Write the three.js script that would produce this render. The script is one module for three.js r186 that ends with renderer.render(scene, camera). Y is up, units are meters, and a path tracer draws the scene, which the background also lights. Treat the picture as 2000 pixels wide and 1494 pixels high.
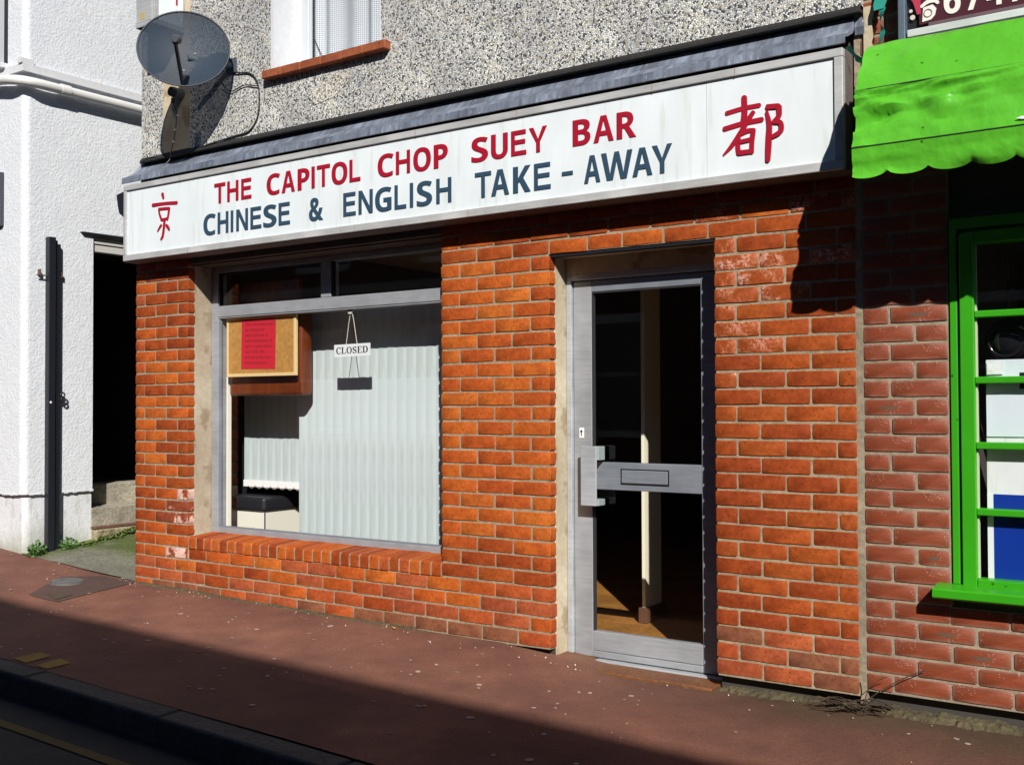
import * as THREE from 'three';
import { Sky } from 'three/addons/objects/Sky.js';
import { FontLoader } from 'three/addons/loaders/FontLoader.js';
import { TextGeometry } from 'three/addons/geometries/TextGeometry.js';
import { RoundedBoxGeometry } from 'three/addons/geometries/RoundedBoxGeometry.js';
import { mergeGeometries, toCreasedNormals } from 'three/addons/utils/BufferGeometryUtils.js';

// ------------------------------------------------------------------ camera, sky, sun, exposure
const scene = new THREE.Scene();
const camera = new THREE.PerspectiveCamera(38.83, 1024 / 764, 0.05, 400);
camera.rotation.order = 'YXZ';
camera.position.set(6.2266, 1.254, 4.5149);
camera.rotation.set(0.0211, 0.6091, -0.0039);

const SUN = new THREE.Vector3(0.85, 0.885, 1.0);
const sky = new Sky();
sky.name = 'sky';
sky.scale.setScalar(300);
const su = sky.material.uniforms;
su.sunPosition.value.copy(SUN);
su.turbidity.value = 2.2; su.rayleigh.value = 0.7; su.mieCoefficient.value = 0.004; su.mieDirectionalG.value = 0.8;
su.cloudCoverage.value = 0;
sky.userData.kind = 'structure';
scene.add(sky);
scene.environmentIntensity = 0.1;

const sun = new THREE.DirectionalLight(0xfff8ee, 5);
sun.name = 'sun';
sun.position.copy(SUN).multiplyScalar(20);
sun.castShadow = true;
sun.shadow.mapSize.set(4096, 4096);
Object.assign(sun.shadow.camera, { left: -14, right: 14, top: 12, bottom: -12, near: 1, far: 60 });
scene.add(sun, sun.target);

const renderer = new THREE.WebGLRenderer({ antialias: true });
renderer.toneMapping = THREE.LinearToneMapping;
renderer.toneMappingExposure = 1.2;
renderer.shadowMap.enabled = true;
renderer.setSize(1024, 764);

// ------------------------------------------------------------------ small helpers
let seedState = 1234567;
const rnd = () => { seedState = (seedState + 0x6d2b79f5) | 0; let t = Math.imul(seedState ^ (seedState >>> 15), 1 | seedState); t = (t + Math.imul(t ^ (t >>> 7), 61 | t)) ^ t; return ((t ^ (t >>> 14)) >>> 0) / 4294967296; };
const rr = (a, b) => a + (b - a) * rnd();
const clamp = (x, a = 0, b = 1) => Math.min(b, Math.max(a, x));
const smooth = (a, b, x) => { const t = clamp((x - a) / (b - a)); return t * t * (3 - 2 * t); };
const lerp = (a, b, t) => a + (b - a) * t;
const interp = (x, xs, ys) => { if (x <= xs[0]) return ys[0]; for (let i = 1; i < xs.length; i++) if (x <= xs[i]) return lerp(ys[i - 1], ys[i], (x - xs[i - 1]) / (xs[i] - xs[i - 1])); return ys[ys.length - 1]; };

function hash(x, y, s) { let h = Math.imul(x | 0, 374761393) ^ Math.imul(y | 0, 668265263) ^ Math.imul(s | 0, 974634777); h = Math.imul(h ^ (h >>> 13), 1274126177); return ((h ^ (h >>> 16)) >>> 0) / 4294967296; }
function vnoise(x, y, per, s) {            // tileable value noise, period per in both directions
  const ix = Math.floor(x), iy = Math.floor(y), fx = x - ix, fy = y - iy;
  const u = fx * fx * (3 - 2 * fx), v = fy * fy * (3 - 2 * fy);
  const w = (a) => ((a % per) + per) % per;
  const a = hash(w(ix), w(iy), s), b = hash(w(ix + 1), w(iy), s), c = hash(w(ix), w(iy + 1), s), d = hash(w(ix + 1), w(iy + 1), s);
  return lerp(lerp(a, b, u), lerp(c, d, u), v);
}
function fbm(u, v, per, oct, s) { let sum = 0, amp = 0.5, n = 0; for (let i = 0; i < oct; i++) { sum += amp * vnoise(u * per, v * per, per, s + i); n += amp; per *= 2; amp *= 0.55; } return sum / n; }
function worley(u, v, n, s, jit = 0.9) {   // [nearest distance in cells, id hash]
  const x = u * n, y = v * n, ix = Math.floor(x), iy = Math.floor(y);
  let best = 9, id = 0, second = 9;
  for (let j = -1; j <= 1; j++) for (let i = -1; i <= 1; i++) {
    const cx = ix + i, cy = iy + j, wx = ((cx % n) + n) % n, wy = ((cy % n) + n) % n;
    const px = cx + 0.5 + (hash(wx, wy, s) - 0.5) * jit, py = cy + 0.5 + (hash(wx, wy, s + 7) - 0.5) * jit;
    const d = Math.hypot(px - x, py - y);
    if (d < best) { second = best; best = d; id = hash(wx, wy, s + 13); } else if (d < second) second = d;
  }
  return [best, id, second];
}
function makeTex(w, h, fn, srgb = true, wrap = THREE.RepeatWrapping) {
  const data = new Uint8Array(w * h * 4);
  for (let j = 0; j < h; j++) for (let i = 0; i < w; i++) {
    const c = fn((i + 0.5) / w, (j + 0.5) / h), o = (j * w + i) * 4;
    if (typeof c === 'number') data[o] = data[o + 1] = data[o + 2] = clamp(c) * 255; else { data[o] = clamp(c[0]) * 255; data[o + 1] = clamp(c[1]) * 255; data[o + 2] = clamp(c[2]) * 255; }
    data[o + 3] = 255;
  }
  const t = new THREE.DataTexture(data, w, h, THREE.RGBAFormat);
  t.wrapS = t.wrapT = wrap; t.magFilter = THREE.LinearFilter; t.minFilter = THREE.LinearFilter;
  if (srgb) t.colorSpace = THREE.SRGBColorSpace;
  t.needsUpdate = true;
  return t;
}
function canvasTex(w, h, draw) {
  const c = document.createElement('canvas'); c.width = w; c.height = h;
  draw(c.getContext('2d'), w, h);
  const t = new THREE.CanvasTexture(c); t.colorSpace = THREE.SRGBColorSpace; return t;
}
const toS = (c) => (c <= 0.0031308 ? 12.92 * c : 1.055 * Math.pow(c, 1 / 2.4) - 0.055);
const lin3 = (r, g, b) => [toS(r), toS(g), toS(b)];
const mixc = (a, b, t) => [lerp(a[0], b[0], t), lerp(a[1], b[1], t), lerp(a[2], b[2], t)];
function mat(r, g, b, o = {}) { const m = new THREE.MeshStandardMaterial({ roughness: 0.8, ...o }); m.color.setRGB(r, g, b); return m; }

// uv from the face that a normal points to, in metres / s
function planarUV(geo, s = 1, ox = 0, oy = 0) {
  const g = geo.index ? geo.toNonIndexed() : geo;
  if (!g.attributes.normal) g.computeVertexNormals();
  const p = g.attributes.position, uv = new Float32Array(p.count * 2);
  const a = new THREE.Vector3(), b = new THREE.Vector3(), c = new THREE.Vector3();
  for (let i = 0; i < p.count; i += 3) {
    a.fromBufferAttribute(p, i); b.fromBufferAttribute(p, i + 1); c.fromBufferAttribute(p, i + 2);
    const n = b.clone().sub(a).cross(c.clone().sub(a));
    const x = Math.abs(n.x), y = Math.abs(n.y), z = Math.abs(n.z);
    [a, b, c].forEach((q, k) => {
      const [u, v] = z >= x && z >= y ? [q.x, q.y] : x >= y ? [q.z, q.y] : [q.x, q.z];
      uv[(i + k) * 2] = u / s + ox; uv[(i + k) * 2 + 1] = v / s + oy;
    });
  }
  g.setAttribute('uv', new THREE.BufferAttribute(uv, 2));
  return g;
}
function box(x0, x1, y0, y1, z0, z1, r = 0, seg = 1) {
  const w = Math.abs(x1 - x0), h = Math.abs(y1 - y0), d = Math.abs(z1 - z0);
  let g = r > 0 ? new RoundedBoxGeometry(w, h, d, seg, Math.min(r, w * 0.49, h * 0.49, d * 0.49)) : new THREE.BoxGeometry(w, h, d);
  g = g.index ? g.toNonIndexed() : g;
  g.translate((x0 + x1) / 2, (y0 + y1) / 2, (z0 + z1) / 2);
  return planarUV(g);
}
function clean(list) { return list.map((g) => { let q = g.index ? g.toNonIndexed() : g; for (const k of Object.keys(q.attributes)) if (!['position', 'normal', 'uv'].includes(k)) q.deleteAttribute(k); return q; }); }
const merge = (...list) => mergeGeometries(clean(list.flat()));
function cyl(a, b, r0, r1 = r0, n = 14, open = false) {
  const A = new THREE.Vector3(...a), B = new THREE.Vector3(...b), d = B.clone().sub(A);
  const g = new THREE.CylinderGeometry(r1, r0, d.length(), n, 1, open);
  g.applyQuaternion(new THREE.Quaternion().setFromUnitVectors(new THREE.Vector3(0, 1, 0), d.clone().normalize()));
  g.translate((A.x + B.x) / 2, (A.y + B.y) / 2, (A.z + B.z) / 2);
  return g.toNonIndexed();
}
function tube(pts, r, seg = 60, rad = 8) {
  return new THREE.TubeGeometry(new THREE.CatmullRomCurve3(pts.map((p) => new THREE.Vector3(...p))), seg, r, rad, false).toNonIndexed();
}
function prism(pts, x0, x1) {              // polygon [z, y] extruded along x
  const s = new THREE.Shape(pts.map(([z, y]) => new THREE.Vector2(-z, y)));
  const g = new THREE.ExtrudeGeometry(s, { depth: x1 - x0, bevelEnabled: false });
  g.rotateY(Math.PI / 2); g.translate(x0, 0, 0);
  return planarUV(g);
}
function poly(pts, z0, z1, holes = []) {   // polygon [x, y] extruded along z
  const s = new THREE.Shape(pts.map(([x, y]) => new THREE.Vector2(x, y)));
  for (const h of holes) s.holes.push(new THREE.Path(h.map(([x, y]) => new THREE.Vector2(x, y))));
  const g = new THREE.ExtrudeGeometry(s, { depth: z1 - z0, bevelEnabled: false });
  g.translate(0, 0, z0);
  return planarUV(g);
}
function plan(pts, y0, y1) {               // polygon [x, z] extruded along y
  const s = new THREE.Shape(pts.map(([x, z]) => new THREE.Vector2(x, -z)));
  const g = new THREE.ExtrudeGeometry(s, { depth: y1 - y0, bevelEnabled: false });
  g.rotateX(-Math.PI / 2); g.translate(0, y0, 0);
  return planarUV(g);
}
const shade = (o) => { o.castShadow = true; o.receiveShadow = true; return o; };
const taken = new Map();
function numbered(name) { const n = taken.get(name) ?? 0; taken.set(name, n + 1); return n ? `${name}_${String(n).padStart(3, '0')}` : name; }
function thing(name, label, category, group) {
  const o = new THREE.Group(); o.name = numbered(name); o.userData = { label, category }; if (group) o.userData.group = group;
  scene.add(o); return o;
}
function part(name, geo, m, parent, label) {
  const o = shade(new THREE.Mesh(Array.isArray(geo) ? merge(geo) : geo, m)); o.name = name; if (label) o.userData.label = label; parent.add(o); return o;
}
function single(name, geo, m, label, category, group) {
  const o = shade(new THREE.Mesh(Array.isArray(geo) ? merge(geo) : geo, m)); o.name = numbered(name); o.userData = { label, category }; if (group) o.userData.group = group; scene.add(o); return o;
}
function structure(name, geo, m, label) {
  const o = shade(new THREE.Mesh(Array.isArray(geo) ? merge(geo) : geo, m)); o.name = numbered(name); o.userData = { kind: 'structure' }; if (label) o.userData.label = label; scene.add(o); return o;
}
function stuff(o, name, label) { o.name = name; o.userData = { kind: 'stuff' }; if (label) o.userData.label = label; return shade(o); }

// ------------------------------------------------------------------ textures
const T = {};
T.brick = makeTex(512, 512, (u, v) => {
  const f = fbm(u, v, 6, 4, 11), g = fbm(u, v, 40, 3, 21), k = vnoise(u * 256, v * 256, 256, 31);
  let c = 0.80 + 0.22 * (f - 0.5) + 0.20 * (g - 0.5) + 0.08 * (k - 0.5);
  const w = worley(u, v, 34, 41);
  if (w[1] > 0.93 && w[0] < 0.16) c *= 0.45;                       // dark iron specks
  const p = worley(u, v, 42, 61);
  let col = [c, c * (0.97 + 0.1 * (f - 0.5)), c];
  if (p[1] > 0.965 && p[0] < 0.13) col = [c * 1.1, c * 1.7, c * 2.2]; // pale flecks
  return col;
});
T.brickBump = makeTex(512, 512, (u, v) => 0.5 + 0.6 * (fbm(u, v, 30, 4, 71) - 0.5) + 0.25 * (fbm(u, v, 5, 3, 81) - 0.5), false);
T.brickSheen = makeTex(512, 512, (u, v) => {                        // pale sky and sun sheen painted over the same brick
  const f = fbm(u, v, 5, 4, 15), g = fbm(u, v, 44, 3, 25), st = fbm(u * 1, v * 0.35, 24, 3, 35);
  const c = 0.78 + 0.2 * (f - 0.5) + 0.16 * (g - 0.5);
  const h = fbm(u, v, 70, 2, 45), m = smooth(0.40, 0.70, f) * smooth(0.36, 0.64, 0.5 * g + 0.5 * h) * (0.6 + 0.4 * smooth(0.4, 0.6, st));
  return mixc(lin3(0.52 * c * c, 0.105 * c * c, 0.022 * c * c), [0.88, 0.78, 0.78], m * 0.85);
});
T.brickLime = makeTex(512, 256, (u, v) => {                        // lime splashes on the lower left pier
  const f = fbm(u, v, 4, 4, 115), g = fbm(u, v, 30, 3, 125), c = 0.78 + 0.25 * (g - 0.5);
  const m = smooth(0.5, 0.62, f * 0.8 + g * 0.2);
  return mixc(lin3(0.38 * c * c, 0.085 * c * c, 0.035 * c * c), [0.9, 0.78, 0.74], m * 0.85);
});
const oldBrick = (s) => makeTex(256, 96, (u, v) => {               // darker dragged bricks of the next house, one face each
  const e = Math.min(u * 2.4, (1 - u) * 2.4, v * 0.9, (1 - v) * 0.9), rim = 1 - smooth(0.0, 0.2, e + 0.16 * (fbm(u, v, 7, 3, s) - 0.5));
  const f = fbm(u * 0.5, v, 8, 4, s + 5), st = fbm(u * 0.3, v, 26, 3, s + 9), g = fbm(u, v, 50, 2, s + 12);
  let c = lin3(0.265 + 0.13 * (f - 0.5), 0.056, 0.020);
  c = mixc(c, lin3(0.27, 0.125, 0.095), rim * 0.75);
  c = mixc(c, lin3(0.13, 0.075, 0.06), smooth(0.58, 0.8, st) * 0.5 * (1 - rim));
  if (s % 3 === 0) c = mixc(c, lin3(0.10, 0.105, 0.085), smooth(0.24, 0.02, Math.hypot((u - 0.5) * 0.8, (v - 0.45) * 1.3)) * 0.85);
  const w = worley(u, v * 0.4, 24, s + 20), gl = fbm(u, v * 0.5, 3, 2, s + 40);
  if (w[1] > 0.75 && w[0] < 0.26 && gl > 0.66) c = mixc(c, [0.82, 0.73, 0.73], 0.6);  // rare pale glints painted into the face colour
  return c.map((x) => x * (0.94 + 0.14 * (g - 0.5)));
}, true, THREE.ClampToEdgeWrapping);
T.old = [oldBrick(202), oldBrick(212), oldBrick(225), oldBrick(239), oldBrick(251), oldBrick(263)];
T.mortar = makeTex(512, 512, (u, v) => { const f = fbm(u, v, 6, 4, 301), g = fbm(u, v, 70, 3, 311); const c = 0.78 + 0.2 * (f - 0.5) + 0.2 * (g - 0.5); return [c, c * 0.98, c * 0.95]; });
T.mortarBump = makeTex(512, 512, (u, v) => fbm(u, v, 60, 4, 321), false);
{
  const N = 136, W = 1024;
  const peb = (u, v) => { const du = (fbm(u, v, 40, 2, 401) - 0.5) * 0.008, dv = (fbm(u, v, 40, 2, 411) - 0.5) * 0.008; return worley(u + du, v + dv, N, 421, 0.95); };
  T.pebble = makeTex(W, W, (u, v) => {
    const [d, id, d2] = peb(u, v), big = fbm(u, v, 5, 4, 431);
    const edge = smooth(0.02, 0.22, d2 - d);
    let c = id < 0.12 ? [0.24, 0.26, 0.31] : id < 0.24 ? [0.55, 0.57, 0.60] : id < 0.40 ? [0.78, 0.75, 0.68] : id < 0.76 ? [0.86, 0.87, 0.87] : [0.98, 0.98, 0.98];
    c = mixc([0.50, 0.50, 0.50], c, edge);
    const k = 0.92 + 0.28 * (big - 0.5);
    return [c[0] * k, c[1] * k, c[2] * k * (0.985 - 0.06 * (big - 0.5))];
  });
  T.pebbleBump = makeTex(W, W, (u, v) => { const [d, id, d2] = peb(u, v); return clamp((0.35 + 0.65 * Math.sqrt(clamp(1 - d * d * 1.5))) * (0.55 + 0.45 * hash(id * 1e6, 3, 5)) * smooth(0, 0.2, d2 - d)); }, false);
}
T.rough = makeTex(1024, 1024, (u, v) => { const a = worley(u, v, 62, 501), b = worley(u, v, 110, 511), f = fbm(u, v, 30, 4, 521); return clamp(0.5 * Math.sqrt(clamp(1 - a[0] * a[0] * 1.3)) * (0.3 + 0.7 * a[1]) + 0.25 * (1 - b[0]) * b[1] + 0.45 * (f - 0.25)); }, false);
T.wallWhite = makeTex(512, 512, (u, v) => { const f = fbm(u, v, 3, 5, 531), g = fbm(u, v, 60, 2, 541), st = fbm(u * 1, v * 0.2, 18, 3, 551); let c = 0.93 + 0.07 * (f - 0.5) + 0.05 * (g - 0.5); const d = smooth(0.60, 0.82, st * 0.6 + f * 0.4) * 0.05; return [c - d * 0.8, c - d, c - d * 1.5]; });
T.asphalt = makeTex(1024, 1024, (u, v) => { const f = fbm(u, v, 6, 5, 601), g = vnoise(u * 512, v * 512, 512, 611), w = worley(u, v, 150, 621); let c = 0.66 + 0.24 * (f - 0.5) + 0.12 * (g - 0.5); if (w[1] > 0.88 && w[0] < 0.35) c += 0.09; if (w[1] < 0.12 && w[0] < 0.4) c -= 0.08; return [c, c * (0.985 + 0.05 * (f - 0.5)), c * 0.98]; });
T.asphaltBump = makeTex(512, 512, (u, v) => { const w = worley(u, v, 96, 631); return 0.4 + 0.4 * (1 - w[0]) * w[1] + 0.3 * (fbm(u, v, 20, 3, 641) - 0.5); }, false);
T.concrete = makeTex(512, 512, (u, v) => { const f = fbm(u, v, 4, 5, 651), g = fbm(u, v, 80, 2, 661); const c = 0.72 + 0.35 * (f - 0.5) + 0.25 * (g - 0.5); return [c, c * 0.99, c * 0.95]; });
T.lead = makeTex(512, 256, (u, v) => { const f = fbm(u, v, 8, 4, 671), st = fbm(u, v * 0.12, 60, 3, 681), w = worley(u, v * 0.25, 26, 691); let c = 0.70 + 0.3 * (f - 0.5) + 0.3 * (st - 0.5); const run = smooth(0.10, 0.02, w[0] * 1.0) * (w[1] > 0.6 ? 1 : 0); c += run * 0.4; const sc = vnoise(u * 90 + v * 30, v * 7, 90, 697), sm = smooth(0.86, 0.95, sc) * smooth(0.45, 0.6, fbm(u, v, 6, 3, 699)); c += sm * 0.35; return [c * 0.95, c * 0.99, c * 1.06]; });
T.leadBump = makeTex(512, 256, (u, v) => fbm(u, v, 14, 4, 701), false);
T.render = makeTex(512, 512, (u, v) => { const f = fbm(u, v, 3, 5, 711), g = fbm(u, v, 50, 2, 721), b = smooth(0.56, 0.7, fbm(u, v, 7, 4, 731)); let c = mixc([0.76, 0.73, 0.66], [0.62, 0.56, 0.48], clamp(0.2 + 1.6 * (f - 0.42))); c = mixc(c, [0.5, 0.42, 0.33], b * 0.5); return c.map((x) => x + 0.06 * (g - 0.5)); });
T.wood = makeTex(256, 512, (u, v) => { const w = fbm(u, v * 0.2, 6, 3, 741); const r = Math.sin((u * 9 + w * 5) * 6.283) * 0.5 + 0.5, g = fbm(u, v * 0.08, 64, 2, 751); return mixc([0.56, 0.30, 0.12], [0.40, 0.19, 0.07], clamp(0.5 * r + 0.7 * (g - 0.3))); });
T.cork = makeTex(256, 256, (u, v) => { const g = fbm(u, v, 48, 3, 761), w = worley(u, v, 60, 771); const c = 0.95 + 0.2 * (g - 0.5) - (w[1] > 0.9 ? 0.06 : 0); return [0.80 * c, 0.63 * c, 0.35 * c]; });
T.lace = makeTex(1024, 1024, (u, v) => { const n = 42, x = (u * n) % 1, y = (v * n) % 1; const th = Math.min(Math.abs(x - 0.5), 0.5) < 0.27 && Math.abs(y - 0.5) < 0.27 ? 0.12 : 1; return th; }, false);
T.sheet = makeTex(256, 256, (u, v) => { const f = fbm(u, v, 3, 4, 791), g = fbm(u * 1, v * 0.3, 14, 3, 801); const d = smooth(0.62, 0.78, fbm(u, v * 0.12, 30, 3, 797)) * 0.035; const c = 0.94 + 0.05 * (f - 0.5) + 0.05 * (g - 0.5) - d; return [c, c, c - d * 0.4]; });
T.metal = makeTex(256, 256, (u, v) => { const f = fbm(u, v, 5, 4, 811), g = fbm(u * 0.1, v, 120, 2, 821); const c = 0.88 + 0.22 * (f - 0.5) + 0.1 * (g - 0.5); return c; });
T.vinyl = makeTex(256, 256, (u, v) => { const f = fbm(u, v, 4, 4, 831), w = worley(u, v, 30, 841); let c = 0.92 + 0.12 * (f - 0.5); if (w[1] > 0.97 && w[0] < 0.12) c *= 0.5; return c; });

// ------------------------------------------------------------------ materials
const M = {};
const brickTones = [[0.65, 0.148, 0.022], [0.68, 0.168, 0.024], [0.61, 0.130, 0.021], [0.65, 0.140, 0.022], [0.69, 0.182, 0.028], [0.58, 0.118, 0.020]];
const bm = (c, map, o = {}) => { const m = new THREE.MeshPhysicalMaterial({ map, roughness: 0.8, specularIntensity: 0.35, bumpMap: T.brickBump, bumpScale: 0.0016, ...o }); m.color.setRGB(...c); return m; };
M.bricks = brickTones.map((c) => bm(c, T.brick));
M.bricksRed = [[0.465, 0.094, 0.018], [0.44, 0.086, 0.017], [0.50, 0.106, 0.019], [0.42, 0.080, 0.017], [0.48, 0.108, 0.020]].map((c) => bm(c, T.brick, { roughness: 0.72 }));
M.bricksPale = [[0.55, 0.135, 0.045], [0.58, 0.125, 0.032], [0.50, 0.12, 0.042]].map((c) => bm(c, T.brick, { roughness: 0.85 }));
M.brickMoss = bm([0.33, 0.125, 0.06], T.brick, { roughness: 0.9 });
M.salt = bm([1, 1, 1], T.brickSheen, { roughness: 0.5, specularIntensity: 0.8 });  // bricks whose map carries the painted gloss
M.sheenRed = bm([0.92, 0.84, 0.84], T.brickSheen, { roughness: 0.5 });
M.lime = bm([1, 1, 1], T.brickLime);
M.old = T.old.map((t) => mat(1, 1, 1, { map: t, roughness: 0.55, bumpMap: T.brickBump, bumpScale: 0.0015 }));
M.mortar = mat(0.54, 0.455, 0.325, { map: T.mortar, bumpMap: T.mortarBump, bumpScale: 0.003, roughness: 0.95 });
M.mortarOld = mat(0.52, 0.45, 0.34, { map: T.mortar, bumpMap: T.mortarBump, bumpScale: 0.002, roughness: 0.95 });
M.pebble = mat(1.0, 1.0, 1.0, { map: T.pebble, bumpMap: T.pebbleBump, bumpScale: 0.0032, roughness: 0.85 });
M.roughcast = mat(0.80, 0.845, 0.90, { map: T.wallWhite, bumpMap: T.rough, bumpScale: 0.004, roughness: 0.9 });
T.plinth = makeTex(512, 512, (u, v) => { const f = fbm(u, v, 4, 5, 861), g = fbm(u, v, 60, 2, 871), st = fbm(u, v * 0.25, 22, 3, 881); let c = [0.93, 0.93, 0.93]; const low = smooth(0.40, 0.16, v + 0.22 * (f - 0.5) + 0.12 * (st - 0.5)) * (v < 0.62 ? 1 : 0); c = mixc(c, [0.60, 0.61, 0.50], low * 0.65); c = mixc(c, [0.72, 0.71, 0.66], smooth(0.58, 0.74, st) * 0.35); return c.map((x) => x + 0.05 * (g - 0.5)); });
M.plinth = mat(0.78, 0.81, 0.85, { map: T.plinth, bumpMap: T.mortarBump, bumpScale: 0.002, roughness: 0.9 });
M.render = mat(0.86, 0.84, 0.80, { map: T.render, bumpMap: T.mortarBump, bumpScale: 0.0015, roughness: 0.95 });
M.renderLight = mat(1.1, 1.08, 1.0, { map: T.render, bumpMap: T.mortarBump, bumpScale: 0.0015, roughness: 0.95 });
M.alu = mat(0.30, 0.335, 0.39, { map: T.metal, roughness: 0.45, metalness: 0.2 });
M.aluBright = mat(0.58, 0.62, 0.66, { map: T.metal, roughness: 0.4, metalness: 0.15 });
M.aluStile = mat(0.46, 0.49, 0.53, { map: T.metal, roughness: 0.4, metalness: 0.2 });
M.aluFrame = mat(0.42, 0.445, 0.49, { map: T.metal, roughness: 0.5, metalness: 0.15 });
M.upvc = mat(0.80, 0.81, 0.82, { roughness: 0.4 });
M.paintWhite = mat(0.72, 0.745, 0.78, { map: T.wallWhite, roughness: 0.8 });
M.signWhite = mat(0.86, 0.94, 0.98, { map: T.sheet, roughness: 0.3 });
M.red = mat(0.36, 0.006, 0.024, { roughness: 0.45 });
M.navy = mat(0.030, 0.068, 0.112, { roughness: 0.45 });
M.lead = mat(0.50, 0.53, 0.575, { map: T.lead, bumpMap: T.leadBump, bumpScale: 0.006, roughness: 0.42, metalness: 0.25 });
M.slate = mat(0.10, 0.125, 0.155, { map: T.metal, roughness: 0.5 });
M.black = mat(0.012, 0.012, 0.016, { roughness: 0.45 });
M.blackSteel = mat(0.018, 0.02, 0.028, { roughness: 0.4, metalness: 0.2 });
M.rubber = mat(0.02, 0.02, 0.022, { roughness: 0.8 });
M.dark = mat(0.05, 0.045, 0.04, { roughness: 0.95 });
M.darkWood = mat(0.10, 0.085, 0.075, { map: T.metal, roughness: 0.7 });
M.green = mat(0.115, 0.51, 0.032, { map: T.vinyl, roughness: 0.27, bumpMap: T.leadBump, bumpScale: 0.007 });
M.greenPaint = mat(0.045, 0.40, 0.012, { map: T.vinyl, roughness: 0.33 });
M.maroon = mat(0.075, 0.020, 0.032, { roughness: 0.3 });
M.terracotta = mat(0.42, 0.115, 0.04, { map: T.brick, bumpMap: T.brickBump, bumpScale: 0.002, roughness: 0.85 });
M.concrete = mat(0.30, 0.29, 0.26, { map: T.concrete, bumpMap: T.mortarBump, bumpScale: 0.004, roughness: 0.95 });
M.stone = mat(0.62, 0.58, 0.50, { map: T.concrete, bumpMap: T.mortarBump, bumpScale: 0.004, roughness: 0.95 });
M.kerb = mat(0.115, 0.115, 0.12, { map: T.concrete, bumpMap: T.mortarBump, bumpScale: 0.003, roughness: 0.9 });
M.tar = mat(0.045, 0.046, 0.05, { map: T.asphalt, bumpMap: T.asphaltBump, bumpScale: 0.004, roughness: 0.9 });
M.yellow = mat(0.55, 0.38, 0.05, { map: T.concrete, roughness: 0.8 });
M.iron = mat(0.20, 0.205, 0.205, { map: T.metal, roughness: 0.6, metalness: 0.3 });
M.glass = new THREE.MeshPhysicalMaterial({ transmission: 1, thickness: 0, roughness: 0, ior: 1.5, color: 0xffffff });
M.floor = mat(0.62, 0.29, 0.07, { map: T.concrete, roughness: 0.5 });
M.tile = mat(0.34, 0.14, 0.06, { map: T.concrete, roughness: 0.6 });
M.cream = mat(0.78, 0.78, 0.68, { roughness: 0.7 });
M.olive = mat(0.82, 0.80, 0.64, { roughness: 0.7 });
M.blind = mat(0.60, 0.70, 0.725, { map: T.sheet, roughness: 0.85 });
M.wood = mat(0.62, 0.52, 0.48, { map: T.wood, roughness: 0.35 });
M.woodPale = mat(0.72, 0.55, 0.27, { roughness: 0.6 });
M.cork = mat(0.80, 0.70, 0.60, { map: T.cork, roughness: 0.95 });
M.string = mat(0.6, 0.58, 0.5, { roughness: 0.9 });
M.teal = mat(0.02, 0.30, 0.24, { roughness: 0.7, side: THREE.DoubleSide });
M.twig = mat(0.05, 0.034, 0.02, { roughness: 0.95 });
M.moss = mat(0.15, 0.165, 0.045, { map: T.concrete, bumpMap: T.mortarBump, bumpScale: 0.008, roughness: 1 });
// ------------------------------------------------------------------ ground
const GX = [-6, -3, -1.2, 0, 1.5, 3.0, 3.35, 3.7, 4.3, 4.9, 7, 12], FX_ = [-6, -3, -1.2, 0, 1.5, 3.3, 4.8, 7, 12], FB_ = [0.6, 0.33, 0.18, 0.085, 0.06, 0.03, 0.0, -0.03, -0.1], GB = [0.6, 0.33, 0.18, 0.085, 0.06, 0.045, 0.012, -0.022, -0.02, 0.0, -0.03, -0.1];
const gBase = (x) => interp(x, GX, GB);
const gFar = (x) => interp(x, FX_, FB_);
const gY = (x, z) => lerp(gBase(x), gFar(x), smooth(0.1, 0.8, z)) - 0.03 * Math.max(z, 0) + (fbm((x + 20) / 4, (z + 20) / 4, 8, 3, 901) - 0.5) * 0.008;
const kerbZ = (x) => 1.53 + 0.0215 * x;
function sheet(xs, zs, yf, s, color) {
  const pos = [], uv = [], idx = [], col = [];
  for (const x of xs) for (const zz of zs) { const z = typeof zz === 'function' ? zz(x) : zz; pos.push(x, yf(x, z), z); uv.push(x / s, z / s); if (color) col.push(...color(x, z)); }
  const n = zs.length;
  for (let i = 0; i < xs.length - 1; i++) for (let j = 0; j < n - 1; j++) { const a = i * n + j; idx.push(a, a + 1, a + n, a + 1, a + n + 1, a + n); }
  const g = new THREE.BufferGeometry();
  g.setAttribute('position', new THREE.Float32BufferAttribute(pos, 3)); g.setAttribute('uv', new THREE.Float32BufferAttribute(uv, 2));
  if (color) g.setAttribute('color', new THREE.Float32BufferAttribute(col, 3));
  g.setIndex(idx); g.computeVertexNormals();
  return g;
}
const range = (a, b, st) => { const n = Math.max(1, Math.round((b - a) / st)); return Array.from({ length: n + 1 }, (_, i) => lerp(a, b, i / n)); };

structure('ground', new THREE.PlaneGeometry(300, 300).rotateX(-Math.PI / 2).translate(0, -0.7, 0), M.concrete);

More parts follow.
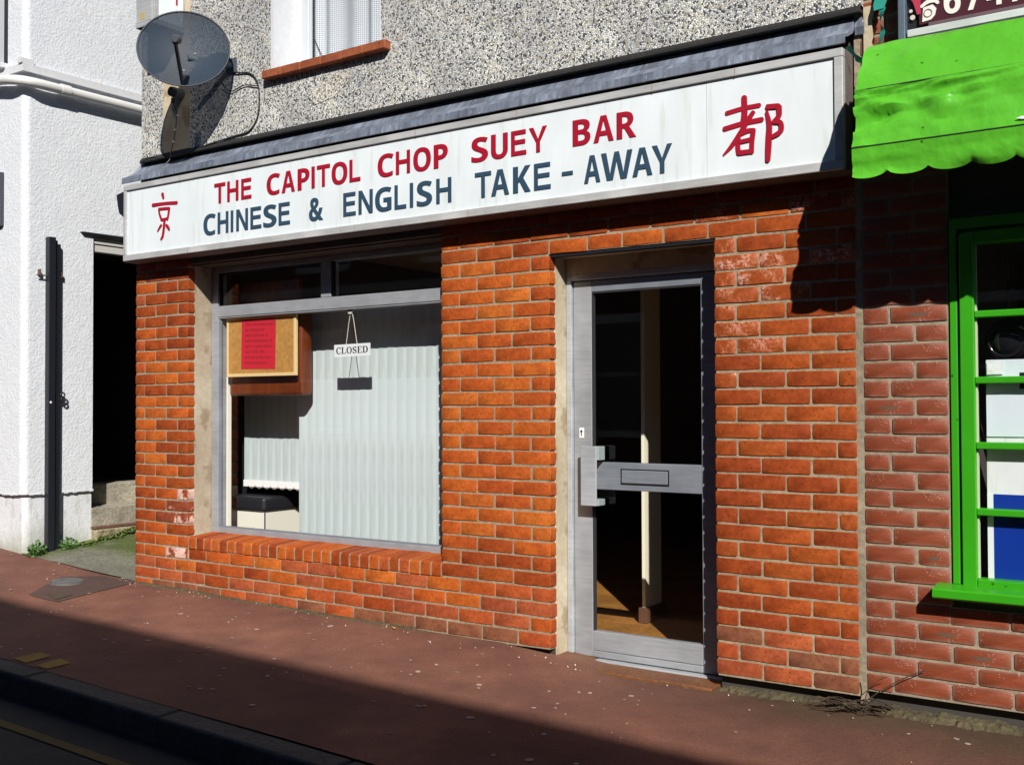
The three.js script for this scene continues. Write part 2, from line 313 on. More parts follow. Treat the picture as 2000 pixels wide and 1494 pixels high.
const mPave = mat(0.46, 0.195, 0.13, { map: T.asphalt, bumpMap: T.asphaltBump, bumpScale: 0.0028, roughness: 0.9, vertexColors: true });
const paveColor = (x, z) => {
  const n = fbm((x + 30) / 6, (z + 30) / 6, 12, 4, 911), n2 = fbm((x + 30) / 2, (z + 30) / 2, 12, 4, 921);
  let c = [0.92 + 0.35 * (n - 0.5), 0.92 + 0.3 * (n - 0.5), 0.92 + 0.3 * (n - 0.5)];
  const moss = smooth(0.5, 0.02, z + 0.35 * (n2 - 0.5)) * smooth(3.9, 4.7, x) * 0.75 + smooth(0.10, 0.0, z) * smooth(0.35, 0.6, n2) * 0.5;
  c = mixc(c, [0.55, 0.82, 0.55], clamp(moss * 1.15));
  const cornerShade = smooth(1.4, 0.2, z) * smooth(3.2, 5.0, x) * 0.42; c = c.map((q) => q * (1 - cornerShade));  // lens falloff at the right, painted into the pavement colour as darkening
  // darker strips where trenches were filled in
  const inQuad = x > 1.55 + (z - 1) * 0.5 && x < 3.0 + (z - 1) * 0.55 && z > 0.95 + 0.02 * x;
  if (inQuad) c = c.map((q) => q * 0.78);
  const q2 = x > 3.5 + (z - 1) * 0.5 && x < 4.1 + (z - 1) * 0.5; if (q2 && z > 1.1) c = c.map((q) => q * 0.8);
  return c;
};
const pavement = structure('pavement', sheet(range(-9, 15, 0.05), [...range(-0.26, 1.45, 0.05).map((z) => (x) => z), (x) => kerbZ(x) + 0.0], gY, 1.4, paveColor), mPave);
// the darker reinstated patch round the round cover
const patchPts = [[-0.16, 0.66], [0.15, 0.66], [0.02, 0.02], [-0.28, 0.05], [-0.45, 0.25]];
function flatPoly(pts, lift, yf = gY, s = 1.4) {
  const tri = THREE.ShapeUtils.triangulateShape(pts.map(([x, z]) => new THREE.Vector2(x, z)), []);
  // subdivide to follow the ground
  const out = [], uv = [];
  const emit = (a, b, c, d) => {
    if (d > 0) { const m = (p, q) => [(p[0] + q[0]) / 2, (p[1] + q[1]) / 2], ab = m(a, b), bc = m(b, c), ca = m(c, a); emit(a, ab, ca, d - 1); emit(ab, b, bc, d - 1); emit(ca, bc, c, d - 1); emit(ab, bc, ca, d - 1); return; }
    const up = (b[0] - a[0]) * (c[1] - a[1]) - (b[1] - a[1]) * (c[0] - a[0]) > 0 ? [a, c, b] : [a, b, c];
    for (const p of up) { out.push(p[0], yf(p[0], p[1]) + lift, p[1]); uv.push(p[0] / s, p[1] / s); }
  };
  for (const [i, j, k] of tri) emit(pts[i], pts[j], pts[k], 3);
  const g = new THREE.BufferGeometry(); g.setAttribute('position', new THREE.Float32BufferAttribute(out, 3)); g.setAttribute('uv', new THREE.Float32BufferAttribute(uv, 2)); g.computeVertexNormals(); return g;
}
part('asphalt_patch', flatPoly(patchPts, 0.004), mat(0.20, 0.115, 0.10, { map: T.asphalt, bumpMap: T.asphaltBump, bumpScale: 0.004, roughness: 0.9 }), pavement, 'darker red brown patch of tarmac');
part('asphalt_patch', flatPoly([[0.06, 0.50], [0.10, 0.64], [-0.07, 0.58], [-0.06, 0.50]], 0.008), mat(0.16, 0.125, 0.07, { map: T.asphalt, roughness: 0.95 }), pavement);
const mMark = mat(0.80, 0.52, 0.05, { map: T.asphalt, bumpMap: T.asphaltBump, bumpScale: 0.003, roughness: 0.85 });
part('yellow_mark', flatPoly([[1.15, 1.535], [1.158, 1.39], [1.276, 1.403], [1.282, 1.543]], 0.004), mMark, pavement, 'short yellow bar across the kerb edge');
part('yellow_mark', flatPoly([[1.366, 1.543], [1.352, 1.41], [1.468, 1.422], [1.463, 1.545]], 0.004), mMark, pavement, 'short yellow bar across the kerb edge');

// kerb stones
const kerb = new THREE.Group(); kerb.name = 'kerb'; kerb.userData = { kind: 'structure' }; scene.add(kerb);
for (let i = -9; i < 14; i++) {
  const x0 = i + 0.5 + 0.004, x1 = i + 1.5 - 0.004, z0 = (kerbZ(x0) + kerbZ(x1)) / 2 + 0.003;
  const g = box(-0.496, 0.496, -0.30, 0.0, 0, 0.125, 0.018, 3); g.translate(0, rr(-0.0012, 0.0012), 0);
  g.translate(0, 0, 0); const m = part('kerb_stone', g, M.kerb, kerb);
  const xc = (x0 + x1) / 2; m.position.set(xc, (gFar(x0) + gFar(x1)) / 2 - 0.03 * z0 + 0.003, z0 + rr(-0.003, 0.003)); m.rotation.set(0.03, -0.0215, Math.atan2(gFar(x1) - gFar(x0), 1));
}
const roadY = (x, z) => gFar(x) - 0.03 * 1.5 - 0.115 + 0.025 * Math.min(Math.max(z - 1.7, 0), 2.2);
const road = structure('road', sheet(range(-60, 60, 0.5), range(1.6, 7.6, 0.3), roadY, 1.4), M.tar);
part('yellow_line', sheet(range(-20, 20, 0.25), [0, 0.055].map((d) => (x) => kerbZ(x) + 0.345 + d), (x, z) => roadY(x, z) + 0.004, 1.4), mat(0.26, 0.18, 0.03, { map: T.asphalt, roughness: 0.9 }), road, 'worn yellow line along the kerb');
structure('far_pavement', sheet(range(-60, 60, 0.5), range(7.6, 8.8, 0.3), (x) => roadY(x, 4) + 0.1, 1.4), mat(0.30, 0.16, 0.12, { map: T.asphalt, roughness: 0.9 }));
// concrete floor of the alley between the two houses
const alleyY = (x, z) => gBase(x) + 0.006 + 0.10 * Math.max(-z, 0) + (fbm((x + 9) / 3, (z + 9) / 3, 9, 3, 931) - 0.5) * 0.012;
const mAlley = mat(0.30, 0.30, 0.255, { map: T.concrete, bumpMap: T.mortarBump, bumpScale: 0.004, roughness: 0.95, vertexColors: true });
structure('alley_floor', sheet(range(-1.25, 0.02, 0.05), range(-4, 0.0, 0.05).map((z) => (x) => z + smooth(-1.5, 0, z) * (0.06 - 0.05 * (x + 1.2) + 0.03 * (fbm((x + 3) / 2, 0.5, 12, 2, 941) - 0.5))), alleyY, 1.2, (x, z) => {
  const n = fbm((x + 5) / 2, (z + 5) / 2, 10, 4, 951);
  const m = clamp(smooth(-0.25, -0.45, z + 0.3 * (n - 0.5)) + smooth(-0.95, -1.12, x + 0.2 * (n - 0.5)) * 0.9) * smooth(0.3, 0.5, n);
  return mixc([1, 1, 1], [0.48, 0.72, 0.12], m * 0.9);
}), mAlley);

// ------------------------------------------------------------------ bricks
function brickGeo(w, h, d, mode, edge = 0.0024) {
  const pts = [], jx = () => rr(-0.0012, 0.0012), hw = w / 2, hh = h / 2, c = rr(0.003, 0.007);
  const add = (x, y) => pts.push([x + jx(), y + jx()]);
  add(-hw + c, -hh); add(-w / 6, -hh); add(w / 6, -hh); add(hw - c, -hh); add(hw, -hh + c); add(hw, hh - c); add(hw - c, hh); add(w / 6, hh); add(-w / 6, hh); add(-hw + c, hh); add(-hw, hh - c); add(-hw, -hh + c);
  const n = pts.length, tiltx = rr(-0.006, 0.006), tilty = rr(-0.016, 0.016), z0 = rr(-0.0012, 0.0012);
  const inner = pts.map(([x, y]) => [x - Math.sign(x) * Math.min(edge, Math.abs(x)), y - Math.sign(y) * Math.min(edge, Math.abs(y))]);
  const P = [], tri = (a, b, cc) => P.push(...a, ...b, ...cc);
  const zf = (x, y) => z0 + tiltx * x + tilty * y;
  const F = inner.map(([x, y]) => [x, y, zf(x, y)]), R = pts.map(([x, y]) => [x, y, zf(x, y) - edge]), B = pts.map(([x, y]) => [x, y, -d]), C = [0, 0, zf(0, 0)];
  for (let i = 0; i < n; i++) { const j = (i + 1) % n; tri(C, F[i], F[j]); tri(F[i], R[i], F[j]); tri(R[i], R[j], F[j]); tri(R[i], B[i], R[j]); tri(B[i], B[j], R[j]); }
  let g = new THREE.BufferGeometry(); g.setAttribute('position', new THREE.Float32BufferAttribute(P, 3));
  g = toCreasedNormals(g, 0.7);
  if (mode === 'face') { const p = g.attributes.position, uv = []; for (let i = 0; i < p.count; i++) uv.push(clamp(p.getX(i) / w + 0.5, 0.004, 0.996), clamp(p.getY(i) / h + 0.5, 0.004, 0.996)); g.setAttribute('uv', new THREE.Float32BufferAttribute(uv, 2)); return g; }
  return planarUV(g, 0.5, rnd(), rnd());
}
const brickCache = new Map();
function brickShape(w, mode, h = 0.065, d = 0.055) {
  const q = Math.round(w / 0.004) * 0.004, k = Math.floor(rnd() * (q > 0.2 ? 6 : 3)), key = `${q.toFixed(3)}|${h}|${k}|${mode}|${d}`;
  if (!brickCache.has(key)) brickCache.set(key, brickGeo(q, h, d, mode));
  return brickCache.get(key);
}
// rows of bricks between x0 and x1 with upright joints at joints[]; leftovers go to spare[]
function course(parent, x0, x1, y, joints, pick, o = {}) {
  const js = joints.filter((j) => j > x0 + 0.035 && j < x1 - 0.035).map((j) => j + rr(-0.003, 0.003));
  const e = [x0, ...js, x1];
  for (let i = 0; i < e.length - 1; i++) {
    const a = e[i] + (i ? rr(0.0036, 0.0060) : 0), b = e[i + 1] - (i < e.length - 2 ? rr(0.0036, 0.0060) : 0);
    if (b - a < 0.03) continue;
    const g = brickShape(b - a, o.mode ?? 'plain', o.h ?? 0.0642), xc = (a + b) / 2, yc = y + rr(-0.0018, 0.0018), zc = (o.z ?? 0) + rr(-1, 1) * (o.jz ?? 0.0014), rz = rr(-0.006, 0.006);
    if (o.spare) { const q = g.clone(); q.rotateZ(rz); q.translate(xc, yc, zc); o.spare.push(q); continue; }
    const m = shade(new THREE.Mesh(g, pick(xc, y))); m.name = 'brick'; m.position.set(xc, yc, zc); m.rotation.z = rz; parent.add(m);
  }
}
const every = (start, from, to, st = 0.225) => { const r = []; for (let x = start - Math.ceil((start - from) / st) * st; x < to + st; x += st) r.push(x); return r; };
const pickOf = (list) => list[Math.floor(rnd() * list.length)];

// ------------------------------------------------------------------ the take-away shop
const shop = thing('shop_building', 'two storey brick fronted take-away shop with pebbledash above and a glass door', 'building');
const E0 = 4.1885, XR = 4.822;
const yRow = (k) => 2.0 - 0.075 * k - 0.0375;                      // middle of the row below joint k
const wall = part('brick_wall', poly([[0.005, -0.3], [2.3, -0.3], [2.3, 0.03], [3.2985, 0.048], [3.2985, 2.004], [4.194, 2.004], [4.194, 0.048], [4.826, 0.048], [4.826, 2.36], [2.624, 2.36], [2.624, 0.346], [0.533, 0.346], [0.533, 2.36], [0.005, 2.36]], -0.3, -0.0042), M.mortar, shop);
part('footing', box(2.31, 3.30, -0.3, 0.06, -0.3, -0.05), M.dark, shop);
part('footing', box(4.19, 4.83, -0.3, 0.06, -0.3, -0.05), M.dark, shop);
const spare = [];
const lowPale = (k) => k > 21 && rnd() < (k - 20) * 0.14;
for (let k = -4; k <= 25; k++) {
  const y = yRow(k), even = k % 2 === 0, hidden = k < -2;
  const o = hidden ? { spare } : {};
  // left pier
  if (k <= 21) course(wall, 0.0, 0.54, y, every(even ? 0.097 : 0.21, 0, 0.54), (x) => ((k >= 17 && k < 22 && x > 0.28 && x < 0.5 && rnd() < 0.55) ? M.lime : (k < 10 && x < 0.16 && rnd() < 0.4) ? pickOf(M.bricksPale) : k > 20 ? pickOf([...M.bricksPale, ...M.bricks]) : pickOf(rnd() < 0.6 ? M.bricksRed : M.bricks)), o);
  // the wall below the shop window runs on into the middle pier
  if (k >= 22) {
    const start = [0.097, 0.21, 0.03, 0.18][k - 22];
    const js = k === 22 ? [0.097, 0.322, 0.547, 0.717, ...every(0.942, 0.942, 3.3).filter((x) => x > 0.9)] : k === 23 ? [0.21, 0.415, 0.617, ...every(0.842, 0.842, 3.3).filter((x) => x > 0.8)] : every(start + 0.225, 0, 3.3);
    course(wall, 0.0, 3.306, y, js, (x) => (k < 24 && x > 0.25 && x < 0.5 && rnd() < 0.8 ? M.lime : k === 25 ? (rnd() < 0.45 ? M.brickMoss : pickOf(M.bricksPale)) : lowPale(k) ? pickOf(M.bricksPale) : x < 2.2 ? pickOf([...M.bricksRed, ...M.bricks]) : pickOf([...M.bricks, ...M.bricksPale.slice(1, 2)])), o);
  } else if (k >= 0) {
    course(wall, 2.618, 3.306, y, every(even ? 2.742 : 2.855, 2.6, 3.3), () => pickOf(k > 18 ? [...M.bricks, ...M.bricksRed] : M.bricks), o);
  }
  if (k < 0) {
    const js = k === -1 ? [2.855, 3.08, 3.305, 3.525, 3.72, 3.935, 4.16, 4.385, 4.61] : every(even ? 2.742 : 2.855, 2.6, 4.9);
    course(wall, 2.618, XR, y, js, (x) => (x > 4.1 && rnd() < 0.6 ? (rnd() < 0.5 ? M.sheenRed : M.salt) : pickOf([...M.bricksRed, ...M.bricks])), o);
  } else {
    course(wall, E0, XR, y, every(E0 + (even ? 0.105 : 0.215), 4.19, 4.83), (x) => {
      const pos = x - E0, w = k < 12 ? clamp(1.0 - pos * 2.6) * smooth(12, 8, k) + (k < 2 ? 0.3 : 0) : 0;
      if (rnd() < w) return M.salt;
      if (k > 22) return rnd() < 0.4 + (pos > 0.35 ? 0.3 : 0) ? M.brickMoss : pickOf(M.bricksPale);
      return pickOf(M.bricksRed);
    }, o);
  }
}
stuff(part('brickwork', spare, M.bricksRed[1], wall), 'brickwork');
// brick on edge sill
{
  const n = 28, w = (2.618 - 0.552) / n, base = [];
  for (let v = 0; v < 5; v++) {
    const s = new THREE.Shape(), hw = w / 2 - 0.0052, r = 0.008;
    const pts = [[-0.0, 0.352], [0.0, 0.412], [-0.004, 0.421], [-0.014, 0.4255], [-0.20, 0.4385], [-0.20, 0.352]];
    const sh = new THREE.Shape(pts.map(([z, y]) => new THREE.Vector2(-z + rr(-0.0008, 0.0008), y + rr(-0.001, 0.001))));
    const g = new THREE.ExtrudeGeometry(sh, { depth: hw * 2 - 0.004, bevelEnabled: true, bevelThickness: 0.002, bevelSize: 0.002, bevelOffset: -0.002, bevelSegments: 1 });
    g.rotateY(Math.PI / 2); g.translate(-hw + 0.002, 0, 0);
    base.push(planarUV(g, 0.5, rnd(), rnd()));
  }
  part('sill_bed', box(0.546, 2.616, 0.345, 0.350, -0.2, -0.004), M.mortar, wall);
  part('sill_bed', prism([[0.0005, 0.352], [0.0005, 0.4095], [-0.004, 0.4180], [-0.0135, 0.4224], [-0.2, 0.4354], [-0.2, 0.352]], 0.547, 2.616), M.mortar, wall);
  for (let i = 0; i < n; i++) { const m = part('sill_brick', base[i % 5], pickOf([...M.bricksRed, ...M.bricks, M.bricksPale[1]]), wall); m.position.set(0.552 + (i + 0.5) * w + rr(-0.0015, 0.0015), rr(-0.0015, 0.0015), 0.004 + rr(-0.002, 0.002)); }
}
// mossy mortar at the foot of the wall
{
  const g = [], edge = (x0, x1, z0, d, h, s) => {
    const pos = [], xs = range(x0, x1, 0.012), A = [];
    for (const x of xs) { const n = fbm((x + 9) / 3, 0.3, 60, 4, s), dd = d * (0.3 + 1.2 * n), hh = h * (0.35 + 1.0 * fbm((x + 9) / 3, 0.7, 60, 4, s + 3)); A.push([[x, gY(x, 0.02) + hh, z0 - 0.01], [x, gY(x, 0.02) + hh * 0.75, z0 + dd * 0.45], [x, gY(x, dd) - 0.006, z0 + dd]]); }
    for (let i = 0; i < A.length - 1; i++) for (let j = 0; j < 2; j++) pos.push(...A[i][j], ...A[i][j + 1], ...A[i + 1][j], ...A[i][j + 1], ...A[i + 1][j + 1], ...A[i + 1][j]);
    const q = new THREE.BufferGeometry(); q.setAttribute('position', new THREE.Float32BufferAttribute(pos, 3)); q.computeVertexNormals(); g.push(planarUV(q));
  };
  edge(0.0, 2.45, -0.002, 0.03, 0.014, 961); edge(4.2, 4.9, -0.03, 0.07, 0.020, 971); edge(4.9, 7, -0.03, 0.085, 0.030, 981);
  const m = part('moss', g, mat(0.15, 0.125, 0.07, { map: T.concrete, bumpMap: T.mortarBump, bumpScale: 0.012, roughness: 1 }), scene); stuff(m, 'moss', 'mossy crumbled mortar along the foot of the brick wall');
}
// upper front wall in pebbledash with a window opening
const WX0 = 1.365, WX1 = 2.225, WY0 = 3.262, WY1 = 4.55;
part('pebbledash_wall', poly([[0.105, 2.888], [4.868, 2.888], [4.868, 5.2], [0.105, 5.2]], -0.30, 0.035, [[[WX0, WY0], [WX0, WY1], [WX1, WY1], [WX1, WY0]]]).applyMatrix4(new THREE.Matrix4()), M.pebble, shop);
shop.children.at(-1).geometry = planarUV(shop.children.at(-1).geometry, 1.15);
part('render_stop', prism([[-0.02, 2.878], [0.052, 2.872], [0.05, 2.884], [0.034, 2.905], [-0.02, 2.905]], 0.105, 4.868), mat(0.035, 0.035, 0.038, { map: T.concrete, roughness: 0.95 }), shop);
part('front_backing', box(0.02, 4.85, 2.362, 2.886, -0.30, -0.022), M.darkWood, shop);
part('render_patch', box(0.335, 0.60, 2.906, 4.1, 0.03, 0.0385), mat(1.05, 0.99, 0.86, { map: T.render, bumpMap: T.mortarBump, bumpScale: 0.002, roughness: 0.95 }), shop, 'smooth tan strip of bare render');
part('render_patch', poly([[1.66, 3.06], [1.72, 3.0], [1.86, 3.02], [2.0, 3.1], [2.02, 3.15], [1.88, 3.16], [1.74, 3.1]], 0.034, 0.0385), mat(1.1, 1.06, 0.98, { map: T.pebble, bumpMap: T.mortarBump, bumpScale: 0.002, roughness: 0.95 }), shop, 'pale bare patch below the upper window sill');
part('corner_pipe', merge(cyl([0.083, 2.74, -0.02], [0.083, 5.2, -0.02], 0.018), box(0.062, 0.106, 2.86, 2.885, -0.05, 0.012)), mat(0.05, 0.05, 0.085, { roughness: 0.5 }), shop, 'thin dark pipe down the corner of the wall');
// lead flashing over the shop sign
part('lead_flashing', prism([[-0.012, 2.868], [0.0, 2.868], [0.055, 2.808], [0.118, 2.768], [0.142, 2.762], [0.146, 2.724], [0.140, 2.722], [0.136, 2.752], [0.11, 2.758], [0.04, 2.79], [-0.012, 2.84]], 0.045, 4.835), M.lead, shop);
part('lead_flashing', prism([[-0.012, 2.862], [0.004, 2.862], [0.02, 2.82], [0.012, 2.79], [-0.012, 2.79]], 4.8365, 4.876), M.lead, shop);
// upper window
const upW = part('upper_window', [box(WX0 + 0.0045, 1.396, WY0 + 0.05, WY1, -0.21, -0.152, 0.006), box(2.19, WX1 - 0.002, WY0 + 0.05, WY1, -0.21, -0.152, 0.006), box(WX0 + 0.0045, WX1 - 0.002, WY0 + 0.022, WY0 + 0.0495, -0.22, -0.135, 0.006), box(WX0 + 0.0045, WX1 - 0.002, WY1 - 0.06, WY1 - 0.001, -0.21, -0.151)], M.upvc, shop, 'white plastic framed upstairs window');
part('sash', [box(1.402, 1.456, WY0 + 0.052, WY1 - 0.062, -0.205, -0.165, 0.006), box(1.4562, 2.188, WY0 + 0.052, WY0 + 0.098, -0.205, -0.166, 0.006)], mat(0.52, 0.57, 0.60, { roughness: 0.4 }), upW);
part('gasket', box(1.3965, 1.4018, WY0 + 0.051, WY1 - 0.062, -0.205, -0.185), M.rubber, upW);
part('pane', new THREE.PlaneGeometry(0.732, 1.1).translate(1.822, WY0 + 0.648, -0.19), M.glass, upW);
{ const pos = [], uv = [], idx = [], n = 60; for (let i = 0; i <= n; i++) for (let j = 0; j <= 1; j++) { const t = i / n, x = lerp(1.44, 2.215, t), z = -0.235 + 0.016 * Math.sin(t * 34 + 1.5 * Math.sin(t * 9)); pos.push(x, lerp(WY0 + 0.05, WY1 - 0.07, j), z); uv.push(t * 1.75, j * 1.9 * 1.2); } for (let i = 0; i < n; i++) { const a = i * 2; idx.push(a, a + 2, a + 1, a + 1, a + 2, a + 3); } const g = new THREE.BufferGeometry(); g.setAttribute('position', new THREE.Float32BufferAttribute(pos, 3)); g.setAttribute('uv', new THREE.Float32BufferAttribute(uv, 2)); g.setIndex(idx); g.computeVertexNormals();
  part('net_curtain', g, mat(0.56, 0.61, 0.67, { alphaMap: T.lace, transparent: true, side: THREE.DoubleSide, roughness: 0.9 }), upW, 'white net curtain');
  part('cord', tube([[1.46, WY0 + 0.24, -0.214], [1.55, WY0 + 0.08, -0.214]], 0.003, 6, 5), M.rubber, upW); }
part('cill_board', box(WX0 + 0.06, WX1 - 0.004, WY0 + 0.001, WY0 + 0.0215, -0.134, 0.02, 0.005), M.upvc, upW);
part('window_reveal', box(WX0 - 0.02, WX0 + 0.004, WY0, WY1, -0.28, 0.037), M.paintWhite, shop, 'white painted side of the window opening');
{
  const b = [];
  const nt = 6; for (let i = 0; i < nt; i++) { const a = lerp(1.318, 2.30, i / nt), c = lerp(1.318, 2.30, (i + 1) / nt) - 0.004; const g = box(a, c, 3.208, 3.258, -0.10, 0.085, 0.006, 2); g.translate(0, rr(-0.002, 0.002), rr(-0.002, 0.002)); part('sill_tile', g, M.terracotta, shop); }
}
part('upper_room', [box(1.2, 2.4, 3.0, 5.0, -1.9, -1.85), box(1.2, 1.25, 3.0, 5.0, -1.85, -0.30), box(2.35, 2.40, 3.0, 5.0, -1.85, -0.30), box(1.2, 2.4, 2.95, 3.0, -1.9, -0.3), box(1.2, 2.4, 5.0, 5.05, -1.9, -0.3)], mat(0.3, 0.32, 0.34), shop);
// rest of the shell
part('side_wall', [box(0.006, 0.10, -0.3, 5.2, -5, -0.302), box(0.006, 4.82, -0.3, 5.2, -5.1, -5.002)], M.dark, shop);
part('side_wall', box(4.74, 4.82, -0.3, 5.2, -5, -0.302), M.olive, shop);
part('ceiling', box(0.102, 4.738, 2.45, 2.6, -5, -0.302), mat(0.78, 0.76, 0.66), shop);
part('roof', box(-0.05, 4.88, 5.202, 5.35, -5.2, 0.2), M.slate, shop);
part('shop_floor', box(0.102, 4.738, -0.08, 0.012, -5, -0.205), M.floor, shop, 'orange brown shop floor');
part('floor_mat', plan([[3.62, -0.215], [4.5, -0.215], [4.2, -0.48], [3.74, -0.40]], 0.012, 0.018), mat(0.36, 0.07, 0.025, { map: T.concrete, roughness: 0.7 }), shop);
const pt = part('partition', box(3.280, 3.300, 0.10, 2.44, -1.20, -1.0), M.olive, shop, 'cream end of an inside partition');
part('skirting', box(3.262, 3.318, 0.013, 0.10, -1.22, -0.985, 0.004), mat(0.10, 0.045, 0.02), pt);
part('inner_door', [box(3.5, 4.3, 0.013, 2.1, -3.2, -3.16), box(3.4, 3.49, 0.013, 2.2, -3.2, -3.15), box(4.31, 4.40, 0.013, 2.2, -3.2, -3.15)], mat(0.12, 0.11, 0.07), shop);
// plastered sides of the openings
part('window_reveal', box(0.46, 0.5395, 0.346, 2.169, -0.30, -0.052), M.render, shop, 'stained grey plaster side of the shop window');
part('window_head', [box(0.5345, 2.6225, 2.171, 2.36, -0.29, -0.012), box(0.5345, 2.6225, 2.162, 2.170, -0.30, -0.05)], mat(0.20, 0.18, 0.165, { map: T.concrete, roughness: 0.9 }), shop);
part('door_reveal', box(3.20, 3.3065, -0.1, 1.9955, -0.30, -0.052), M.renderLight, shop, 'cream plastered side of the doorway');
part('door_reveal', box(4.1875, 4.28, -0.1, 1.9955, -0.30, -0.056), M.render, shop);
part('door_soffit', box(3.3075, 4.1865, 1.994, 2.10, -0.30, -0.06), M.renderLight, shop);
part('soffit_shade', box(3.3075, 4.1865, 1.989, 2.0035, -0.0595, -0.009), M.blackSteel, shop);  // added dark strip that paints the shade under the door lintel
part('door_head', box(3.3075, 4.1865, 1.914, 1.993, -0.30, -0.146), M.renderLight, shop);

// shop window
const win = part('shop_window', [box(0.541, 0.604, 0.434, 2.16, -0.262, -0.19, 0.003), box(2.56, 2.6225, 0.434, 2.16, -0.262, -0.19, 0.003), box(0.604, 2.56, 0.434, 0.472, -0.262, -0.19, 0.003), box(0.604, 2.56, 2.125, 2.16, -0.262, -0.19, 0.003)], M.aluFrame, shop, 'grey aluminium shop window frame');
part('transom', [box(0.605, 2.559, 1.836, 1.908, -0.272, -0.187, 0.004), box(0.605, 2.559, 1.828, 1.835, -0.262, -0.192)], M.aluFrame, win);
part('mullion', box(1.537, 1.619, 1.909, 2.124, -0.262, -0.188, 0.004), M.aluFrame, win);
part('window_ledge', box(0.56, 2.616, 0.424, 0.4335, -0.262, -0.172, 0.003), M.aluBright, win);
part('glazing_bead', [box(0.604, 0.617, 0.473, 1.827, -0.215, -0.196), box(0.617, 2.56, 0.4725, 0.481, -0.215, -0.1965)], M.alu, win);
part('gasket', [box(0.6055, 0.617, 1.909, 2.124, -0.22, -0.194), box(1.620, 1.632, 1.909, 2.124, -0.22, -0.194), box(0.618, 1.536, 2.112, 2.124, -0.22, -0.194)], M.black, win);
part('pane', new THREE.PlaneGeometry(1.95, 1.36).translate(1.58, 1.152, -0.208), M.glass, win);
part('pane', new THREE.PlaneGeometry(0.93, 0.215).translate(1.07, 2.0165, -0.21), M.glass, win);
part('pane', new THREE.PlaneGeometry(0.94, 0.215).translate(2.09, 2.0165, -0.21), M.glass, win);

// door
part('door_frame', [box(3.3075, 3.338, -0.03, 1.9135, -0.23, -0.152, 0.004), box(4.153, 4.1865, -0.03, 1.9135, -0.23, -0.152, 0.004), box(3.338, 4.153, 1.882, 1.9135, -0.23, -0.153, 0.003)], M.aluBright, shop, 'aluminium door frame');
part('door_threshold', [box(3.32, 4.18, -0.045, -0.008, -0.24, -0.135, 0.004), box(3.32, 4.18, -0.02, -0.003, -0.20, -0.128, 0.003)], M.aluBright, shop);
part('threshold_tile', box(3.33, 4.175, -0.12, -0.010, -0.133, 0.03, 0.006, 2), M.tile, shop, 'orange quarry tile doorstep');
const door = part('door', [box(4.0425, 4.1485, 0.002, 1.876, -0.192, -0.152, 0.003), box(3.4467, 4.0423, 1.821, 1.876, -0.192, -0.1525, 0.003)], M.alu, shop, 'glazed aluminium shop door');
part('stile', box(3.342, 3.4465, 0.002, 1.876, -0.192, -0.152, 0.003), M.aluStile, door); part('bottom_rail', [box(3.4467, 4.0423, 0.036, 0.131, -0.192, -0.1525, 0.003), box(3.4467, 4.0423, 0.002, 0.034, -0.192, -0.149, 0.004)], M.aluStile, door);
part('mid_rail', box(3.448, 4.041, 0.835, 0.97, -0.19, -0.151, 0.003), M.alu, door);
part('glazing_gasket', [box(3.447, 3.4535, 0.132, 0.834, -0.18, -0.156), box(3.447, 3.4535, 0.971, 1.82, -0.18, -0.156), box(3.454, 4.0415, 1.8135, 1.8205, -0.18, -0.156)], M.rubber, door);
part('pane', new THREE.PlaneGeometry(0.60, 0.86).translate(3.744, 1.396, -0.172), M.glass, door);
part('pane', new THREE.PlaneGeometry(0.60, 0.71).translate(3.744, 0.484, -0.172), M.glass, door);
const handle = part('handle', [box(3.424, 3.514, 0.757, 1.051, -0.087, -0.076, 0.004)], M.aluBright, door, 'flat aluminium push plate standing off the door');
part('handle_bracket', box(3.472, 3.522, 0.982, 1.050, -0.1505, -0.0872, 0.003), mat(0.30, 0.36, 0.36, { roughness: 0.35 }), handle);
part('handle_bracket', box(3.472, 3.522, 0.758, 0.790, -0.1505, -0.0872, 0.003), mat(0.30, 0.36, 0.36, { roughness: 0.35 }), handle);
part('letter_plate', box(3.618, 3.868, 0.871, 0.935, -0.1508, -0.143, 0.004, 2), M.alu, door);
part('letter_plate_gap', box(3.612, 3.874, 0.865, 0.941, -0.1509, -0.1475), M.black, door);
const lk = part('lock', box(3.374, 3.402, 1.088, 1.14, -0.1519, -0.1485, 0.002), M.upvc, door, 'white escutcheon with a keyhole');
part('keyhole', [cyl([3.387, 1.122, -0.149], [3.387, 1.122, -0.1475], 0.0065), box(3.3845, 3.3895, 1.098, 1.118, -0.1488, -0.1476)], M.black, lk);
door.position.z = -0.016;
// ------------------------------------------------------------------ shop sign
const font = await new FontLoader().loadAsync('fonts/droid/droid_sans_bold.typeface.json');
function letterGeo(ch, x0, x1, y0, y1, z, depth = 0.004) {
  const g = new TextGeometry(ch, { font, size: 1, depth: 1, curveSegments: 6, bevelEnabled: false });
  g.computeBoundingBox(); const b = g.boundingBox;
  g.translate(-b.min.x, -b.min.y, 0); g.scale((x1 - x0) / (b.max.x - b.min.x), (y1 - y0) / (b.max.y - b.min.y), depth); g.translate(x0, y0, z);
  g.computeVertexNormals();
  return planarUV(g);
}
const sign = thing('shop_sign', 'long white sign box over the shopfront with red and dark blue lettering', 'sign');
const SY0 = 2.212, SY1 = 2.712, SZ = 0.12;
part('sign_box', [box(0.045, 4.822, SY0 + 0.002, SY1, -0.0, SZ - 0.02), box(0.030, 4.836, SY0 - 0.004, SY0 + 0.0018, -0.004, SZ - 0.004)], mat(0.20, 0.165, 0.165, { map: T.metal, roughness: 0.6 }), sign);
